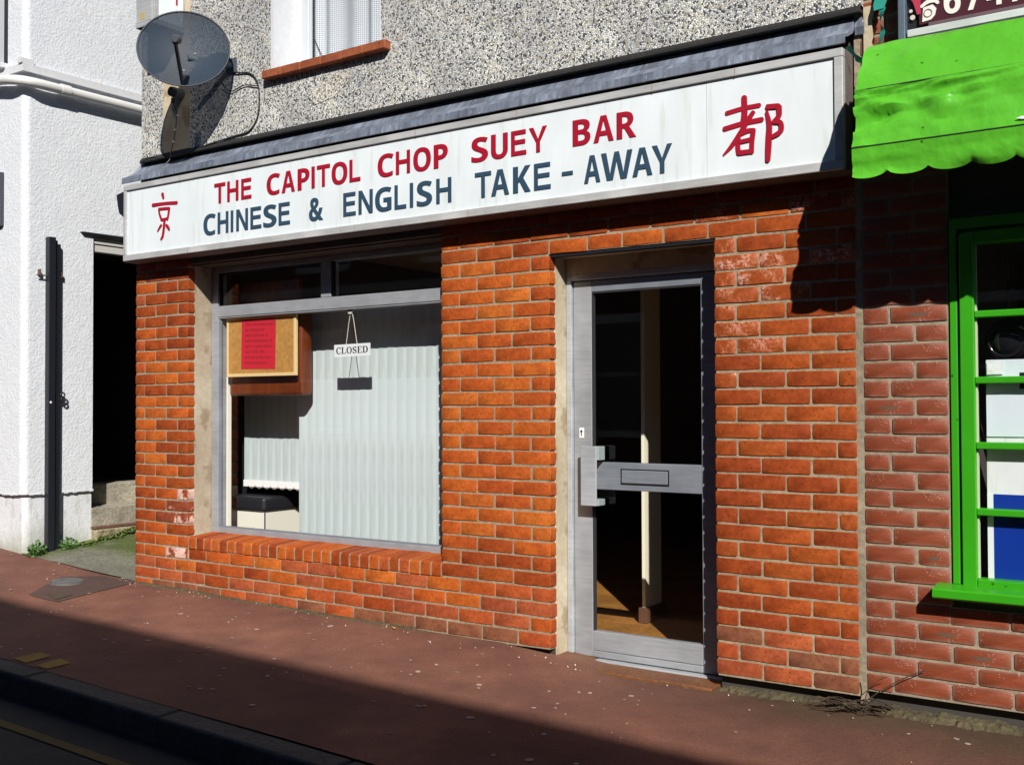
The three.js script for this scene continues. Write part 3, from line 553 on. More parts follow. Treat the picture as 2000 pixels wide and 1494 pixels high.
part('frame', [box(0.045, 4.822, SY0, SY0 + 0.040, SZ - 0.02, SZ + 0.014, 0.004), box(0.045, 4.822, SY1 - 0.036, SY1, SZ - 0.02, SZ + 0.012, 0.004), box(0.045, 0.072, SY0 + 0.0402, SY1 - 0.0362, SZ - 0.02, SZ + 0.012, 0.004), box(4.784, 4.822, SY0 + 0.0402, SY1 - 0.0362, SZ - 0.02, SZ + 0.012, 0.004)], mat(0.62, 0.635, 0.64, { map: T.metal, bumpMap: T.leadBump, bumpScale: 0.001, roughness: 0.5, metalness: 0.1 }), sign, 'weathered aluminium sign frame');
part('frame_joint', [0.62, 1.85, 2.55, 3.2, 3.95, 4.35].map((x) => box(x, x + 0.004, SY1 - 0.0362, SY1 - 0.001, SZ + 0.005, SZ + 0.0135)).concat([0.70, 2.12, 2.9].map((x) => box(x, x + 0.004, SY0 + 0.002, SY0 + 0.039, SZ + 0.006, SZ + 0.0155))), mat(0.34, 0.25, 0.22), sign);
part('panel', box(0.0725, 4.2125, SY0 + 0.0405, SY1 - 0.0365, SZ - 0.018, SZ), M.signWhite, sign, 'white lettered panel');
part('panel', box(4.2145, 4.7835, SY0 + 0.0405, SY1 - 0.0365, SZ - 0.018, SZ), M.signWhite, sign, 'white end panel with a red character');
const bk = part('end_bracket', poly([[-0.075, 2.67], [0.044, 2.692], [0.044, 2.50], [0.0, 2.515], [-0.045, 2.545], [-0.062, 2.60]], 0.02, 0.10), M.blackSteel, sign, 'dark curved metal bracket on the sign end');
const R1 = [['T', .94, 1.04], ['H', 1.059, 1.158], ['E', 1.184, 1.273], ['C', 1.406, 1.517], ['A', 1.533, 1.64], ['P', 1.664, 1.758], ['I', 1.776, 1.8], ['T', 1.818, 1.92], ['O', 1.934, 2.053], ['L', 2.07, 2.151], ['C', 2.279, 2.391], ['H', 2.409, 2.507], ['O', 2.531, 2.649], ['P', 2.67, 2.762], ['S', 2.916, 3.02], ['U', 3.04, 3.142], ['E', 3.163, 3.253], ['Y', 3.271, 3.375], ['B', 3.522, 3.619], ['A', 3.637, 3.745], ['R', 3.762, 3.863]];
const R2 = [['C', .84, .952], ['H', .972, 1.068], ['I', 1.091, 1.112], ['N', 1.141, 1.243], ['E', 1.266, 1.359], ['S', 1.377, 1.488], ['E', 1.507, 1.6], ['&', 1.756, 1.866], ['E', 2.023, 2.116], ['N', 2.138, 2.241], ['G', 2.26, 2.376], ['L', 2.399, 2.48], ['I', 2.506, 2.528], ['S', 2.554, 2.657], ['H', 2.686, 2.785], ['T', 2.938, 3.039], ['A', 3.04, 3.149], ['K', 3.174, 3.278], ['E', 3.299, 3.395], ['-', 3.46, 3.521], ['A', 3.584, 3.672], ['W', 3.678, 3.843], ['A', 3.843, 3.945], ['Y', 3.945, 4.045]];
function barLetter(ch, x0, x1, y0, y1, z, d) {   // plain grotesque capitals: straight strokes for the letters that have only those
  const w = x1 - x0, h = y1 - y0, t = 0.0215, P = (pts) => poly(pts.map(([x, y]) => [x0 + x, y0 + y]), z, z + d);
  const rect = (a, b, c, e) => [[a, c], [b, c], [b, e], [a, e]];
  switch (ch) {
    case 'I': return P(rect(0, w, 0, h));
    case 'T': return P([[0, h], [0, h - t], [w / 2 - t / 2, h - t], [w / 2 - t / 2, 0], [w / 2 + t / 2, 0], [w / 2 + t / 2, h - t], [w, h - t], [w, h]]);
    case 'H': return P([[0, 0], [t, 0], [t, h / 2 - t / 2 + .004], [w - t, h / 2 - t / 2 + .004], [w - t, 0], [w, 0], [w, h], [w - t, h], [w - t, h / 2 + t / 2 + .004], [t, h / 2 + t / 2 + .004], [t, h], [0, h]]);
    case 'E': return P([[0, 0], [w, 0], [w, t], [t, t], [t, h / 2 - t / 2 + .004], [w * .93, h / 2 - t / 2 + .004], [w * .93, h / 2 + t / 2 + .004], [t, h / 2 + t / 2 + .004], [t, h - t], [w * .97, h - t], [w * .97, h], [0, h]]);
    case 'L': return P([[0, 0], [w, 0], [w, t], [t, t], [t, h], [0, h]]);
    case 'N': return P([[0, 0], [t, 0], [t, h * .72], [w - t - .003, 0], [w, 0], [w, h], [w - t, h], [w - t, h * .28], [t + .003, h], [0, h]]);
    case 'Y': return P([[w / 2 - t / 2, 0], [w / 2 + t / 2, 0], [w / 2 + t / 2, h * .4], [w, h], [w - t * 1.15, h], [w / 2, h * .52], [t * 1.15, h], [0, h], [w / 2 - t / 2, h * .4]]);
    case '-': return P(rect(0, w, h * 0.40, h * 0.40 + 0.019));
    default: return letterGeo(ch, x0, x1, y0, y1, z, d);
  }
}
R1.forEach(([c, a, b]) => { const y0 = 2.495 - (a - 1) * 0.0032; part('letter', barLetter(c, a, b, y0 - ('COSU'.includes(c) ? 0.002 : 0), y0 + 0.1235, SZ - 0.001, 0.005), M.red, sign); });
R2.forEach(([c, a, b]) => { const y0 = 2.309 - (a - 0.9) * 0.0030; part('letter', barLetter(c, a, b, y0 - ('CSG&'.includes(c) ? 0.002 : 0), y0 + 0.130, SZ - 0.001, 0.005), M.navy, sign); });
// brushed strokes
function strokeGeo(pts, z, d) {
  const curve = new THREE.CatmullRomCurve3(pts.map(([x, y]) => new THREE.Vector3(x, y, 0)), false, 'catmullrom', 0.5), n = pts.length > 2 ? 14 : 6;
  const wAt = (t) => { const f = t * (pts.length - 1), i = Math.min(pts.length - 2, Math.floor(f)); return lerp(pts[i][2], pts[i + 1][2], f - i) / 2; };
  const L = [], R = [];
  for (let i = 0; i <= n; i++) { const t = i / n, p = curve.getPoint(t), q = curve.getTangent(t), w = wAt(t); L.push([p.x - q.y * w, p.y + q.x * w]); R.push([p.x + q.y * w, p.y - q.x * w]); }
  const cap = (t, sgn) => { const p = curve.getPoint(t), q = curve.getTangent(t), w = wAt(t), a = []; for (let k = 1; k < 5; k++) { const th = (k / 5) * Math.PI; a.push([p.x + sgn * (q.x * Math.sin(th) * w * 0.8 - q.y * Math.cos(th) * w), p.y + sgn * (q.y * Math.sin(th) * w * 0.8 + q.x * Math.cos(th) * w)]); } return a; };
  return poly([...L, ...cap(1, 1), ...R.reverse(), ...cap(0, -1)], z, z + d);
}
const JING = [[[.438, 2.614, .026], [.448, 2.586, .018]], [[.340, 2.553, .024], [.461, 2.551, .020], [.581, 2.543, .022]], [[.404, 2.521, .018], [.409, 2.49, .015], [.428, 2.452, .017]], [[.404, 2.521, .018], [.456, 2.519, .018], [.507, 2.516, .018]], [[.507, 2.514, .019], [.5, 2.48, .016], [.49, 2.447, .017]], [[.428, 2.45, .017], [.492, 2.452, .016]], [[.461, 2.444, .02], [.453, 2.386, .019], [.443, 2.343, .019], [.427, 2.325, .015]], [[.428, 2.415, .017], [.41, 2.398, .015], [.393, 2.38, .009]], [[.482, 2.41, .018], [.5, 2.392, .018], [.51, 2.378, .010]]];
const DU = [[[4.39, 2.578, .026], [4.391, 2.51, .028], [4.387, 2.475, .029]], [[4.309, 2.522, .02], [4.382, 2.531, .02], [4.459, 2.533, .02]], [[4.298, 2.455, .022], [4.382, 2.466, .022], [4.47, 2.47, .022]], [[4.431, 2.507, .02], [4.405, 2.473, .024], [4.377, 2.433, .024], [4.334, 2.378, .022], [4.293, 2.341, .008]], [[4.365, 2.417, .018], [4.36, 2.371, .021], [4.364, 2.338, .021]], [[4.365, 2.42, .021], [4.405, 2.431, .02], [4.435, 2.43, .017]], [[4.431, 2.427, .022], [4.425, 2.379, .02], [4.423, 2.336, .02]], [[4.369, 2.388, .018], [4.421, 2.392, .018]], [[4.364, 2.341, .021], [4.423, 2.340, .02]], [[4.496, 2.52, .022], [4.544, 2.516, .022]], [[4.548, 2.513, .022], [4.546, 2.474, .022], [4.525, 2.452, .02]], [[4.493, 2.5, .012], [4.504, 2.446, .022], [4.502, 2.393, .025], [4.499, 2.34, .025], [4.496, 2.291, .02]], [[4.525, 2.453, .02], [4.554, 2.444, .019], [4.554, 2.408, .022], [4.524, 2.392, .018], [4.513, 2.389, .016]]];
part('character', JING.map((p, i) => strokeGeo(p, SZ - 0.001, 0.004 + i * 0.0004)), M.red, sign, 'red Chinese character at the left end');
part('character', DU.map((p, i) => strokeGeo(p, SZ - 0.001, 0.004 + i * 0.0004)), M.red, sign, 'red Chinese character at the right end');

// ------------------------------------------------------------------ things in the shop window
{
  const b = thing('window_blind', 'pale vertical slat blind covering most of the shop window', 'blind');
  part('head_rail', box(1.10, 2.75, 1.86, 1.89, -0.475, -0.42, 0.004), M.upvc, b);
  const slat = (h) => { const pos = [], uv = [], n = 6, w = 0.089; const at = (i) => { const t = i / n - 0.5; return [t * w, 0.0028 * (1 - 4 * t * t)]; }; for (let i = 0; i < n; i++) { const [x0, z0] = at(i), [x1, z1] = at(i + 1); const q = (x, y, z) => { pos.push(x, y, z); uv.push(x, y); }; q(x0, 0, z0); q(x1, 0, z1); q(x1, h, z1); q(x0, 0, z0); q(x1, h, z1); q(x0, h, z0); } const g = new THREE.BufferGeometry(); g.setAttribute('position', new THREE.Float32BufferAttribute(pos, 3)); g.setAttribute('uv', new THREE.Float32BufferAttribute(uv, 2)); g.computeVertexNormals(); return g; };
  const g1 = slat(1.44), g2 = slat(1.14);
  for (let i = 0; i < 22; i++) { const m = part('slat', g1, M.blind, b); m.position.set(1.135 + i * 0.0755, 0.42, -0.445 + rr(-0.002, 0.002)); m.rotation.y = 0.045 + rr(-0.015, 0.025); }
  const c = thing('window_blind', 'short pale vertical slat blind hanging above the black bench', 'blind');
  part('head_rail', box(0.36, 1.06, 1.86, 1.89, -0.645, -0.60, 0.004), M.upvc, c);
  for (let i = 0; i < 9; i++) { const m = part('slat', g2, M.blind, c); m.position.set(0.425 + i * 0.0755, 0.70, -0.615 + rr(-0.002, 0.002)); m.rotation.y = 0.07 + rr(-0.02, 0.03); const w = part('weight', box(-0.042, 0.042, 0, 0.045, 0.008, 0.013), M.upvc, c); w.position.set(0.425 + i * 0.0755, 0.702, -0.615); w.rotation.y = 0.12; }
  const ch = []; for (let i = 0; i < 8; i++) { const x = 0.43 + i * 0.0755; const pts = []; for (let k = 0; k <= 6; k++) pts.push([x + 0.0755 * k / 6, 0.715 - 0.022 * Math.sin(Math.PI * k / 6), -0.598]); ch.push(tube(pts, 0.0016, 10, 5)); }
  part('bead_chain', ch, M.string, c);
}
{
  const b = thing('bench', 'black seated bench with white front panels inside the shop window', 'bench');
  part('seat', box(0.30, 0.725, 0.548, 0.645, -1.15, -0.475, 0.025, 3), mat(0.014, 0.015, 0.02, { roughness: 0.5 }), b);
  part('backrest', box(0.22, 0.298, 0.55, 1.75, -1.15, -0.31, 0.01), mat(0.012, 0.012, 0.014, { roughness: 0.6 }), b); part('panel', box(0.31, 0.705, 0.0125, 0.547, -0.512, -0.497, 0.002), M.cream, b); part('panel', box(0.690, 0.705, 0.0125, 0.547, -1.13, -0.5125, 0.002), M.cream, b); part('corner_trim', box(0.7052, 0.710, 0.0125, 0.547, -0.503, -0.496), M.rubber, b);
}
const sb = part('side_board', box(0.5405, 0.608, 0.434, 1.827, -0.30, -0.2625, 0.003), M.cream, shop, 'cream boarding at the side of the shop window');
const cab = thing('wooden_cabinet', 'orange brown varnished wooden cabinet behind the noticeboard', 'cabinet');
part('carcass', box(0.609, 1.285, 1.322, 1.90, -0.375, -0.275, 0.022, 3), M.wood, cab); part('back_cleat', box(0.55, 1.2, 1.90, 2.06, -0.37, -0.34), M.wood, cab);
const nb = thing('noticeboard', 'cork noticeboard with pale wooden edge in the shop window', 'noticeboard');
part('cork', box(0.665, 1.268, 1.465, 1.815, -0.236, -0.226), M.cork, nb);
part('frame', [box(0.648, 0.665, 1.445, 1.832, -0.242, -0.2225, 0.002), box(1.268, 1.288, 1.445, 1.832, -0.242, -0.2225, 0.002), box(0.665, 1.268, 1.445, 1.465, -0.242, -0.2225, 0.002), box(0.665, 1.268, 1.815, 1.832, -0.242, -0.2225, 0.002)], M.woodPale, nb);
part('bracket', [box(0.75, 0.78, 1.6, 1.65, -0.276, -0.2361), box(1.15, 1.18, 1.6, 1.65, -0.276, -0.2361)], M.woodPale, nb);
{
  const t = canvasTex(256, 288, (g, w, h) => {
    g.fillStyle = '#d62238'; g.fillRect(0, 0, w, h);
    g.fillStyle = 'rgba(110,10,40,0.75)'; g.font = 'italic bold 24px sans-serif';
    ['The takeaway will', 'be closed on', 'Mon 5th due to', 'refurbishment. It', 'will re-open from', 'Tue 13th. We', 'are sorry for any', 'inconvenience'].forEach((s, i) => g.fillText(s, 26, 36 + i * 32, 216));
  });
  const p = thing('paper_notice', 'bright red paper notice with handwriting pinned to the cork noticeboard', 'notice');
  const g = box(-0.158, 0.158, -0.158, 0.158, -0.0006, 0.0006), uv = g.attributes.uv, ps = g.attributes.position;
  for (let i = 0; i < uv.count; i++) uv.setXY(i, ps.getX(i) / 0.316 + 0.5, ps.getY(i) / 0.316 + 0.5);
  part('paper', g, mat(0.78, 0.74, 0.74, { map: t, roughness: 0.7 }), p);
  for (const [x, y] of [[-0.148, 0.147], [0.147, 0.147], [-0.148, -0.147], [0.147, -0.147]]) part('drawing_pin', cyl([x, y, 0], [x, y, 0.004], 0.007, 0.004, 10), mat(0.3, 0.02, 0.04, { roughness: 0.4 }), p);
  p.position.set(0.948, 1.650, -0.2248); p.rotation.z = -0.02;
}
{
  const t = canvasTex(512, 128, (g, w, h) => { g.fillStyle = '#eef2f3'; g.fillRect(0, 0, w, h); g.fillStyle = '#10141c'; g.font = 'bold 96px serif'; g.textAlign = 'center'; g.save(); g.translate(w / 2, 98); g.scale(1.22, 1); g.fillText('CLOSED', 0, 0, 380); g.restore(); });
  const s = thing('closed_sign', 'small white hanging sign reading CLOSED on a string in the shop window', 'sign');
  const g = box(-0.145, 0.145, -0.037, 0.037, -0.002, 0.002), uv = g.attributes.uv, ps = g.attributes.position;
  for (let i = 0; i < uv.count; i++) uv.setXY(i, ps.getX(i) / 0.29 + 0.5, ps.getY(i) / 0.074 + 0.5);
  part('card', g, mat(0.86, 0.88, 0.89, { map: t, roughness: 0.5 }), s);
  part('string', [tube([[-0.045, 0.036, 0.003], [0.0, 0.225, 0.003], [0.044, 0.036, 0.003]], 0.0022, 30, 6)], M.string, s);
  const hk = part('sucker_hook', [cyl([0, 0.235, -0.001], [0, 0.235, 0.014], 0.012, 0.022, 16), cyl([0, 0.215, 0.0], [0, 0.24, 0.004], 0.004, 0.004, 8), box(-0.028, -0.006, 0.212, 0.226, -0.004, 0.004, 0.003)], mat(0.55, 0.58, 0.52, { roughness: 0.3 }), s);
  s.position.set(1.762, 1.586, -0.224); s.rotation.z = 0.012;
}

// ------------------------------------------------------------------ satellite dish, cable, wall fitting, hanging sign
{
  const d = thing('satellite_dish', 'dark blue grey perforated satellite dish on the pebbledash wall', 'satellite dish');
  const c = new THREE.Vector3(0.909, 3.405, 0.33), N = new THREE.Vector3(0.70, 0.20, 0.70).normalize();
  const q = new THREE.Quaternion().setFromUnitVectors(new THREE.Vector3(0, 0, 1), N);
  // keep the dish upright
  const right = new THREE.Vector3(0, 1, 0).cross(N).normalize(), up = N.clone().cross(right), Mx = new THREE.Matrix4().makeBasis(right, up, N).setPosition(c);
  const A = 0.268, B = 0.245, D = 0.062, pos = [], uv = [], nr = 10, na = 64;
  const P = (r, a) => [A * r * Math.cos(a), B * r * Math.sin(a), D * (r * r - 1)];
  for (let i = 0; i < nr; i++) for (let j = 0; j < na; j++) { const r0 = i / nr, r1 = (i + 1) / nr, a0 = j / na * 2 * Math.PI, a1 = (j + 1) / na * 2 * Math.PI; for (const [r, a] of [[r0, a0], [r1, a0], [r1, a1], [r0, a0], [r1, a1], [r0, a1]]) { const p = P(r, a); pos.push(...p); uv.push(p[0] / 0.05, p[1] / 0.05); } }
  const g = new THREE.BufferGeometry(); g.setAttribute('position', new THREE.Float32BufferAttribute(pos, 3)); g.setAttribute('uv', new THREE.Float32BufferAttribute(uv, 2)); 
  const gi = g; gi.computeVertexNormals();
  // smooth normals of the paraboloid
  { const n = gi.attributes.normal, p = gi.attributes.position; for (let i = 0; i < p.count; i++) { const v = new THREE.Vector3(-2 * D * p.getX(i) / (A * A), -2 * D * p.getY(i) / (B * B), 1).normalize(); n.setXYZ(i, v.x, v.y, v.z); } }
  gi.applyMatrix4(Mx);
  const holes = makeTex(256, 256, (u, v) => { const n = 10, y = v * n, row = Math.floor(y), x = u * n + (row % 2) * 0.5; const dx = (x % 1) - 0.5, dy = (y % 1) - 0.5; return Math.hypot(dx, dy) < 0.165 ? 0 : 1; }, false);
  { const md = new THREE.MeshPhysicalMaterial({ roughness: 0.6, specularIntensity: 0.45, alphaMap: holes, transparent: true, side: THREE.DoubleSide }); md.color.setRGB(0.026, 0.042, 0.066); part('reflector', gi, md, d); }
  const rim = []; for (let j = 0; j <= 64; j++) { const a = j / 64 * 2 * Math.PI; rim.push(new THREE.Vector3(A * Math.cos(a), B * Math.sin(a), 0).applyMatrix4(Mx)); }
  part('rim', new THREE.TubeGeometry(new THREE.CatmullRomCurve3(rim.slice(0, 64), true), 96, 0.0055, 6, true).toNonIndexed(), mat(0.03, 0.035, 0.05, { roughness: 0.5 }), d);
  const L = (x, y, z) => new THREE.Vector3(x, y, z).applyMatrix4(Mx).toArray();
  part('arm', [cyl(L(0, -B + 0.01, -0.005), L(-0.012, -0.115, 0.27), 0.011, 0.011, 8)], M.blackSteel, d);
  const lnb = part('receiver', [cyl(L(-0.012, -0.10, 0.285), L(-0.008, -0.066, 0.215), 0.022, 0.026, 14), cyl(L(-0.012, -0.108, 0.30), L(-0.012, -0.10, 0.285), 0.018, 0.022, 12)], mat(0.07, 0.075, 0.085, { roughness: 0.5 }), d);
  part('collar', cyl(L(-0.012, -0.117, 0.275), L(-0.011, -0.088, 0.262), 0.018, 0.018, 10), M.black, lnb);
  part('bracket', [cyl(L(0.02, -0.03, -0.055), [0.965, 3.355, 0.11], 0.02, 0.02, 10), cyl([0.965, 3.355, 0.115], [1.0, 3.355, 0.04], 0.019, 0.019, 10), box(0.955, 1.045, 3.31, 3.405, 0.0355, 0.043, 0.002)], M.slate, d);
  for (const [x, y] of [[0.06, 0.0], [0.0, -0.12], [-0.05, 0.02]]) part('bolt', cyl(L(x, y, D * ((x / A) ** 2 + (y / B) ** 2 - 1)), L(x, y, D * ((x / A) ** 2 + (y / B) ** 2 - 1) + 0.006), 0.006, 0.006, 8), M.black, d);
}
single('aerial_cable', [tube([[0.97, 3.33, 0.06], [1.08, 3.30, 0.045], [1.17, 3.28, 0.043], [1.235, 3.215, 0.043], [1.252, 3.10, 0.043], [1.235, 3.0, 0.043], [1.165, 2.93, 0.043], [1.03, 2.917, 0.043], [0.80, 2.90, 0.045], [0.62, 2.882, 0.048], [0.44, 2.872, 0.05], [0.32, 2.876, 0.05], [0.23, 2.893, 0.048], [0.16, 2.885, 0.05], [0.11, 2.868, 0.05]], 0.0045, 140, 6), tube([[1.24, 3.19, 0.045], [1.12, 3.215, 0.045], [0.99, 3.20, 0.05], [0.94, 3.26, 0.07]], 0.0035, 30, 6)], M.rubber, 'thin black cable looping from the satellite dish down the pebbledash', 'cable');
{
  const f = thing('wall_fitting', 'small round black capped wall fitting below the satellite dish with a clipped cable', 'wall fitting');
  part('body', cyl([0.52, 3.262, 0.038], [0.52, 3.262, 0.10], 0.034, 0.032, 18), mat(0.12, 0.125, 0.135, { roughness: 0.5 }), f);
  part('cap', [cyl([0.52, 3.262, 0.1005], [0.52, 3.262, 0.125], 0.034, 0.030, 18), cyl([0.515, 3.225, 0.10], [0.51, 3.19, 0.10], 0.013, 0.012, 10)], M.black, f);
  part('lead', tube([[0.51, 3.195, 0.10], [0.49, 3.16, 0.06], [0.475, 3.10, 0.044], [0.45, 2.98, 0.043], [0.425, 2.90, 0.047], [0.43, 2.85, 0.06], [0.425, 2.80, 0.105]], 0.0032, 60, 6), mat(0.12, 0.11, 0.11, { roughness: 0.7 }), f);
  for (const [x, y] of [[0.483, 3.13], [0.462, 3.04], [0.446, 2.965]]) part('clip', box(x - 0.008, x + 0.008, y - 0.006, y + 0.006, 0.039, 0.050, 0.002), M.upvc, f);
}
{
  const p = thing('hanging_sign', 'white projecting sign box with a red stroke above the satellite dish', 'sign');
  const X0 = 0.362, X1 = 0.548, Z0 = 0.036, Z1 = 0.272, Y0 = 3.652;
  part('casing', [box(X0, X1 - 0.006, Y0, 4.9, Z0, Z1 - 0.006), box(X0, X1, Y0, Y0 + 0.030, Z0, Z1, 0.003), box(X1 - 0.0058, X1 + 0.003, Y0 + 0.0302, 4.9, Z1 - 0.032, Z1 + 0.002, 0.002), box(X1 - 0.0058, X1 + 0.003, Y0 + 0.0302, 4.9, Z0, Z0 + 0.016, 0.002), box(X0 + 0.012, X1 - 0.03, Y0 + 0.0302, 4.9, Z1 - 0.0058, Z1 + 0.001)], mat(0.58, 0.60, 0.61, { map: T.metal, roughness: 0.4, metalness: 0.15 }), p);
  part('panel', box(X1 - 0.0055, X1 + 0.0005, Y0 + 0.031, 4.9, Z0 + 0.017, Z1 - 0.033), M.signWhite, p);
  part('letter', box(X1 + 0.0006, X1 + 0.002, 3.812, 4.05, 0.094, 0.108, 0.0006), M.red, p);
  part('sticker', box(X0 + 0.045, X0 + 0.095, 3.695, 3.74, Z1 + 0.0012, Z1 + 0.002), mat(0.42, 0.36, 0.17), p, 'yellowed square sticker');
}
// ------------------------------------------------------------------ white house to the left
{
  const h = thing('white_house', 'white roughcast house with a dark doorway at the left of the alley', 'building');
  const arc = []; for (let i = 0; i <= 6; i++) { const a = (i / 6) * Math.PI / 2; arc.push([-1.25 + 0.05 * Math.sin(a), 0.035 + 0.05 * Math.cos(a)]); }
  part('wall', [plan([[-9, 0.085], ...arc, [-1.2, -0.485], [-1.42, -0.485], [-1.42, -0.135], [-9, -0.135]], 0.618, 5.6), plan([[-1.2, -0.4855], [-1.2, -1.6], [-1.42, -1.6], [-1.42, -0.4855]], 2.575, 5.6), plan([[-1.2, -1.601], [-1.2, -5], [-1.42, -5], [-1.42, -1.601]], -0.1, 5.6)].map((g) => planarUV(g, 1.0)), M.roughcast, h, 'white roughcast wall');
  const arc2 = []; for (let i = 0; i <= 6; i++) { const a = (i / 6) * Math.PI / 2; arc2.push([-1.27 + 0.045 * Math.sin(a), 0.01 + 0.045 * Math.cos(a)]); }
  part('plinth', plan([[-9, 0.055], ...arc2, [-1.224, -0.492], [-1.42, -0.492], [-1.42, -0.1], [-9, -0.1]], -0.3, 0.619), M.plinth, h, 'smooth whitewashed plinth');
  // ragged lower edge of the roughcast
  { const g = []; for (let z = 0.03; z > -0.48; z -= 0.035) { const d = rr(0.004, 0.013); g.push(box(-1.222, -1.1985, 0.618 - d, 0.626, z - 0.0345, z, 0.003)); } for (let x = -1.26; x > -1.7; x -= 0.035) { const d = rr(0.004, 0.013); g.push(box(x - 0.0345, x, 0.618 - d, 0.626, 0.06, 0.0865, 0.003)); } part('wall_edge', g, M.roughcast, h); }
  part('cornice', [plan([[-9, 0.086], [-1.23, 0.086], [-1.199, 0.05], [-1.199, -4], [-1.168, -4], [-1.168, 0.118], [-9, 0.118]], 3.705, 3.762)], M.paintWhite, h);
  part('pipe', [tube([[-3, 3.80, 0.155], [-1.5, 3.672, 0.155], [-1.22, 3.635, 0.15], [-1.145, 3.624, 0.09], [-1.138, 3.624, -0.3], [-1.138, 3.628, -1.2], [-1.138, 3.63, -4]], 0.036, 90, 12), cyl([-1.138, 3.624, -0.16], [-1.138, 3.624, -0.235], 0.043, 0.043, 14)], mat(0.80, 0.81, 0.80, { map: T.wallWhite, roughness: 0.6 }), h, 'white painted pipe running under the cornice');
  part('gutter_shoe', box(-1.22, -1.172, 3.763, 3.80, 0.03, 0.13), M.paintWhite, h);
  const uw = part('window', [box(-2.6, -1.455, 3.80, 5.2, 0.0865, 0.10), box(-1.4545, -1.435, 3.80, 5.2, 0.0865, 0.106)], mat(0.52, 0.54, 0.57, { roughness: 0.4 }), h, 'grey framed upstairs window');
  part('window_edge', box(-1.434, -1.424, 3.80, 5.2, 0.0866, 0.11), M.blackSteel, uw); part('sill', box(-2.65, -1.40, 3.762, 3.7995, 0.0868, 0.15, 0.004), M.paintWhite, uw);
  part('wall_plaque', box(-2.1, -1.462, 2.60, 3.0, 0.087, 0.115, 0.004), mat(0.045, 0.05, 0.07, { roughness: 0.5 }), h, 'dark plaque on the front wall');
  part('drip_shade_ledge', [prism([[-0.37, 0], [-0.95, 0], [-0.95, 0.012], [-0.37, 0.004]], 0, 1).scale(0.035, 1, 1).translate(-1.2, 2.588, 0)].map((g) => planarUV(g)), M.slate, h);  // dark wedge colour stands in for the shade under the render drip
  part('door_lining', [box(-1.30, -1.215, 2.52, 2.537, -1.6, -0.487), box(-1.30, -1.225, 2.46, 2.519, -1.6, -0.487)], mat(0.5, 0.5, 0.48), h);
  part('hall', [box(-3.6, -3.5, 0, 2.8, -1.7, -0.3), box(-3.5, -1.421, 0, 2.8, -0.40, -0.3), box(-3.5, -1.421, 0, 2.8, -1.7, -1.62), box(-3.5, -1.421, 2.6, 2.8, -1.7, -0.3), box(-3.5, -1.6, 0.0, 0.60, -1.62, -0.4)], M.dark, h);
  part('step', box(-1.46, -1.215, 0.10, 0.475, -1.6, -0.49, 0.008, 2), M.stone, h, 'worn pale stone step'); part('step', box(-1.66, -1.455, 0.10, 0.635, -1.6, -0.49, 0.008, 2), M.stone, h, 'worn pale stone step');
  part('step_slab', box(-1.30, -1.17, 0.315, 0.335, -1.6, -0.488, 0.006, 2), mat(0.26, 0.13, 0.10, { map: T.concrete, roughness: 0.9 }), h, 'red brown slab under the steps');
  part('door_kerb', box(-1.24, -1.165, 0.10, 0.3145, -1.6, -0.493, 0.02, 3), mat(0.58, 0.57, 0.46, { map: T.render, bumpMap: T.mortarBump, bumpScale: 0.01, roughness: 1 }), h, 'mossy whitewashed kerb at the doorway');
}
{
  const p = thing('gate_post', 'tall black steel gate post fixed to the white wall by the doorway', 'post');
  part('post', box(-1.195, -1.145, 0.165, 2.515, -0.138, -0.082, 0.004), M.blackSteel, p); part('channel', [box(-1.195, -1.16, 0.175, 2.495, -0.162, -0.1385, 0.003), box(-1.195, -1.165, 0.185, 2.47, -0.19, -0.1625, 0.003)], M.blackSteel, p);
  part('stay', [cyl([-1.17, 2.226, -0.0], [-1.17, 2.226, -0.2], 0.005, 0.005, 8), box(-1.2, -1.165, 2.222, 2.27, -0.03, -0.024), box(-1.2, -1.165, 2.222, 2.26, -0.205, -0.199)], mat(0.10, 0.07, 0.05), p);
  const t1 = new THREE.TorusGeometry(0.016, 0.006, 6, 14).rotateY(Math.PI / 2); part('hasp', [t1.clone().toNonIndexed().translate(-1.15, 1.345, -0.20), t1.clone().toNonIndexed().translate(-1.15, 1.312, -0.203), box(-1.17, -1.155, 1.30, 1.36, -0.195, -0.18)], M.black, p);
  part('rivet', cyl([-1.1452, 1.29, -0.10], [-1.142, 1.29, -0.10], 0.009, 0.008, 10), M.upvc, p);
}
// small plants
function leafClump(c, r, h, n, spread) {
  const pos = [], nor = [];
  for (let i = 0; i < n; i++) {
    const a = rnd() * 6.283, q = Math.sqrt(rnd()), x = c[0] + Math.cos(a) * q * r * spread, z = c[2] + Math.sin(a) * q * r, y = c[1] + h * rnd() * (1 - 0.6 * q), s = rr(0.010, 0.024);
    const d = new THREE.Vector3(rr(-1, 1), rr(-0.1, 0.9), rr(-1, 1)).normalize(), sd = d.clone().cross(new THREE.Vector3(rr(-1, 1), 1, rr(-1, 1))).normalize(), up = sd.clone().cross(d);
    const o = new THREE.Vector3(x, y, z), tip = o.clone().addScaledVector(d, s * 1.6), m = o.clone().addScaledVector(d, s * 0.8).addScaledVector(up, s * 0.22), l = o.clone().addScaledVector(d, s * 0.75).addScaledVector(sd, s * 0.6), rgt = o.clone().addScaledVector(d, s * 0.75).addScaledVector(sd, -s * 0.6);
    for (const t of [[o, l, m], [o, m, rgt], [l, tip, m], [m, tip, rgt]]) for (const v of t) pos.push(v.x, v.y, v.z);
  }
  const g = new THREE.BufferGeometry(); g.setAttribute('position', new THREE.Float32BufferAttribute(pos, 3)); g.computeVertexNormals(); return planarUV(g);
}
const mLeaf = mat(0.065, 0.16, 0.028, { roughness: 0.6, side: THREE.DoubleSide });
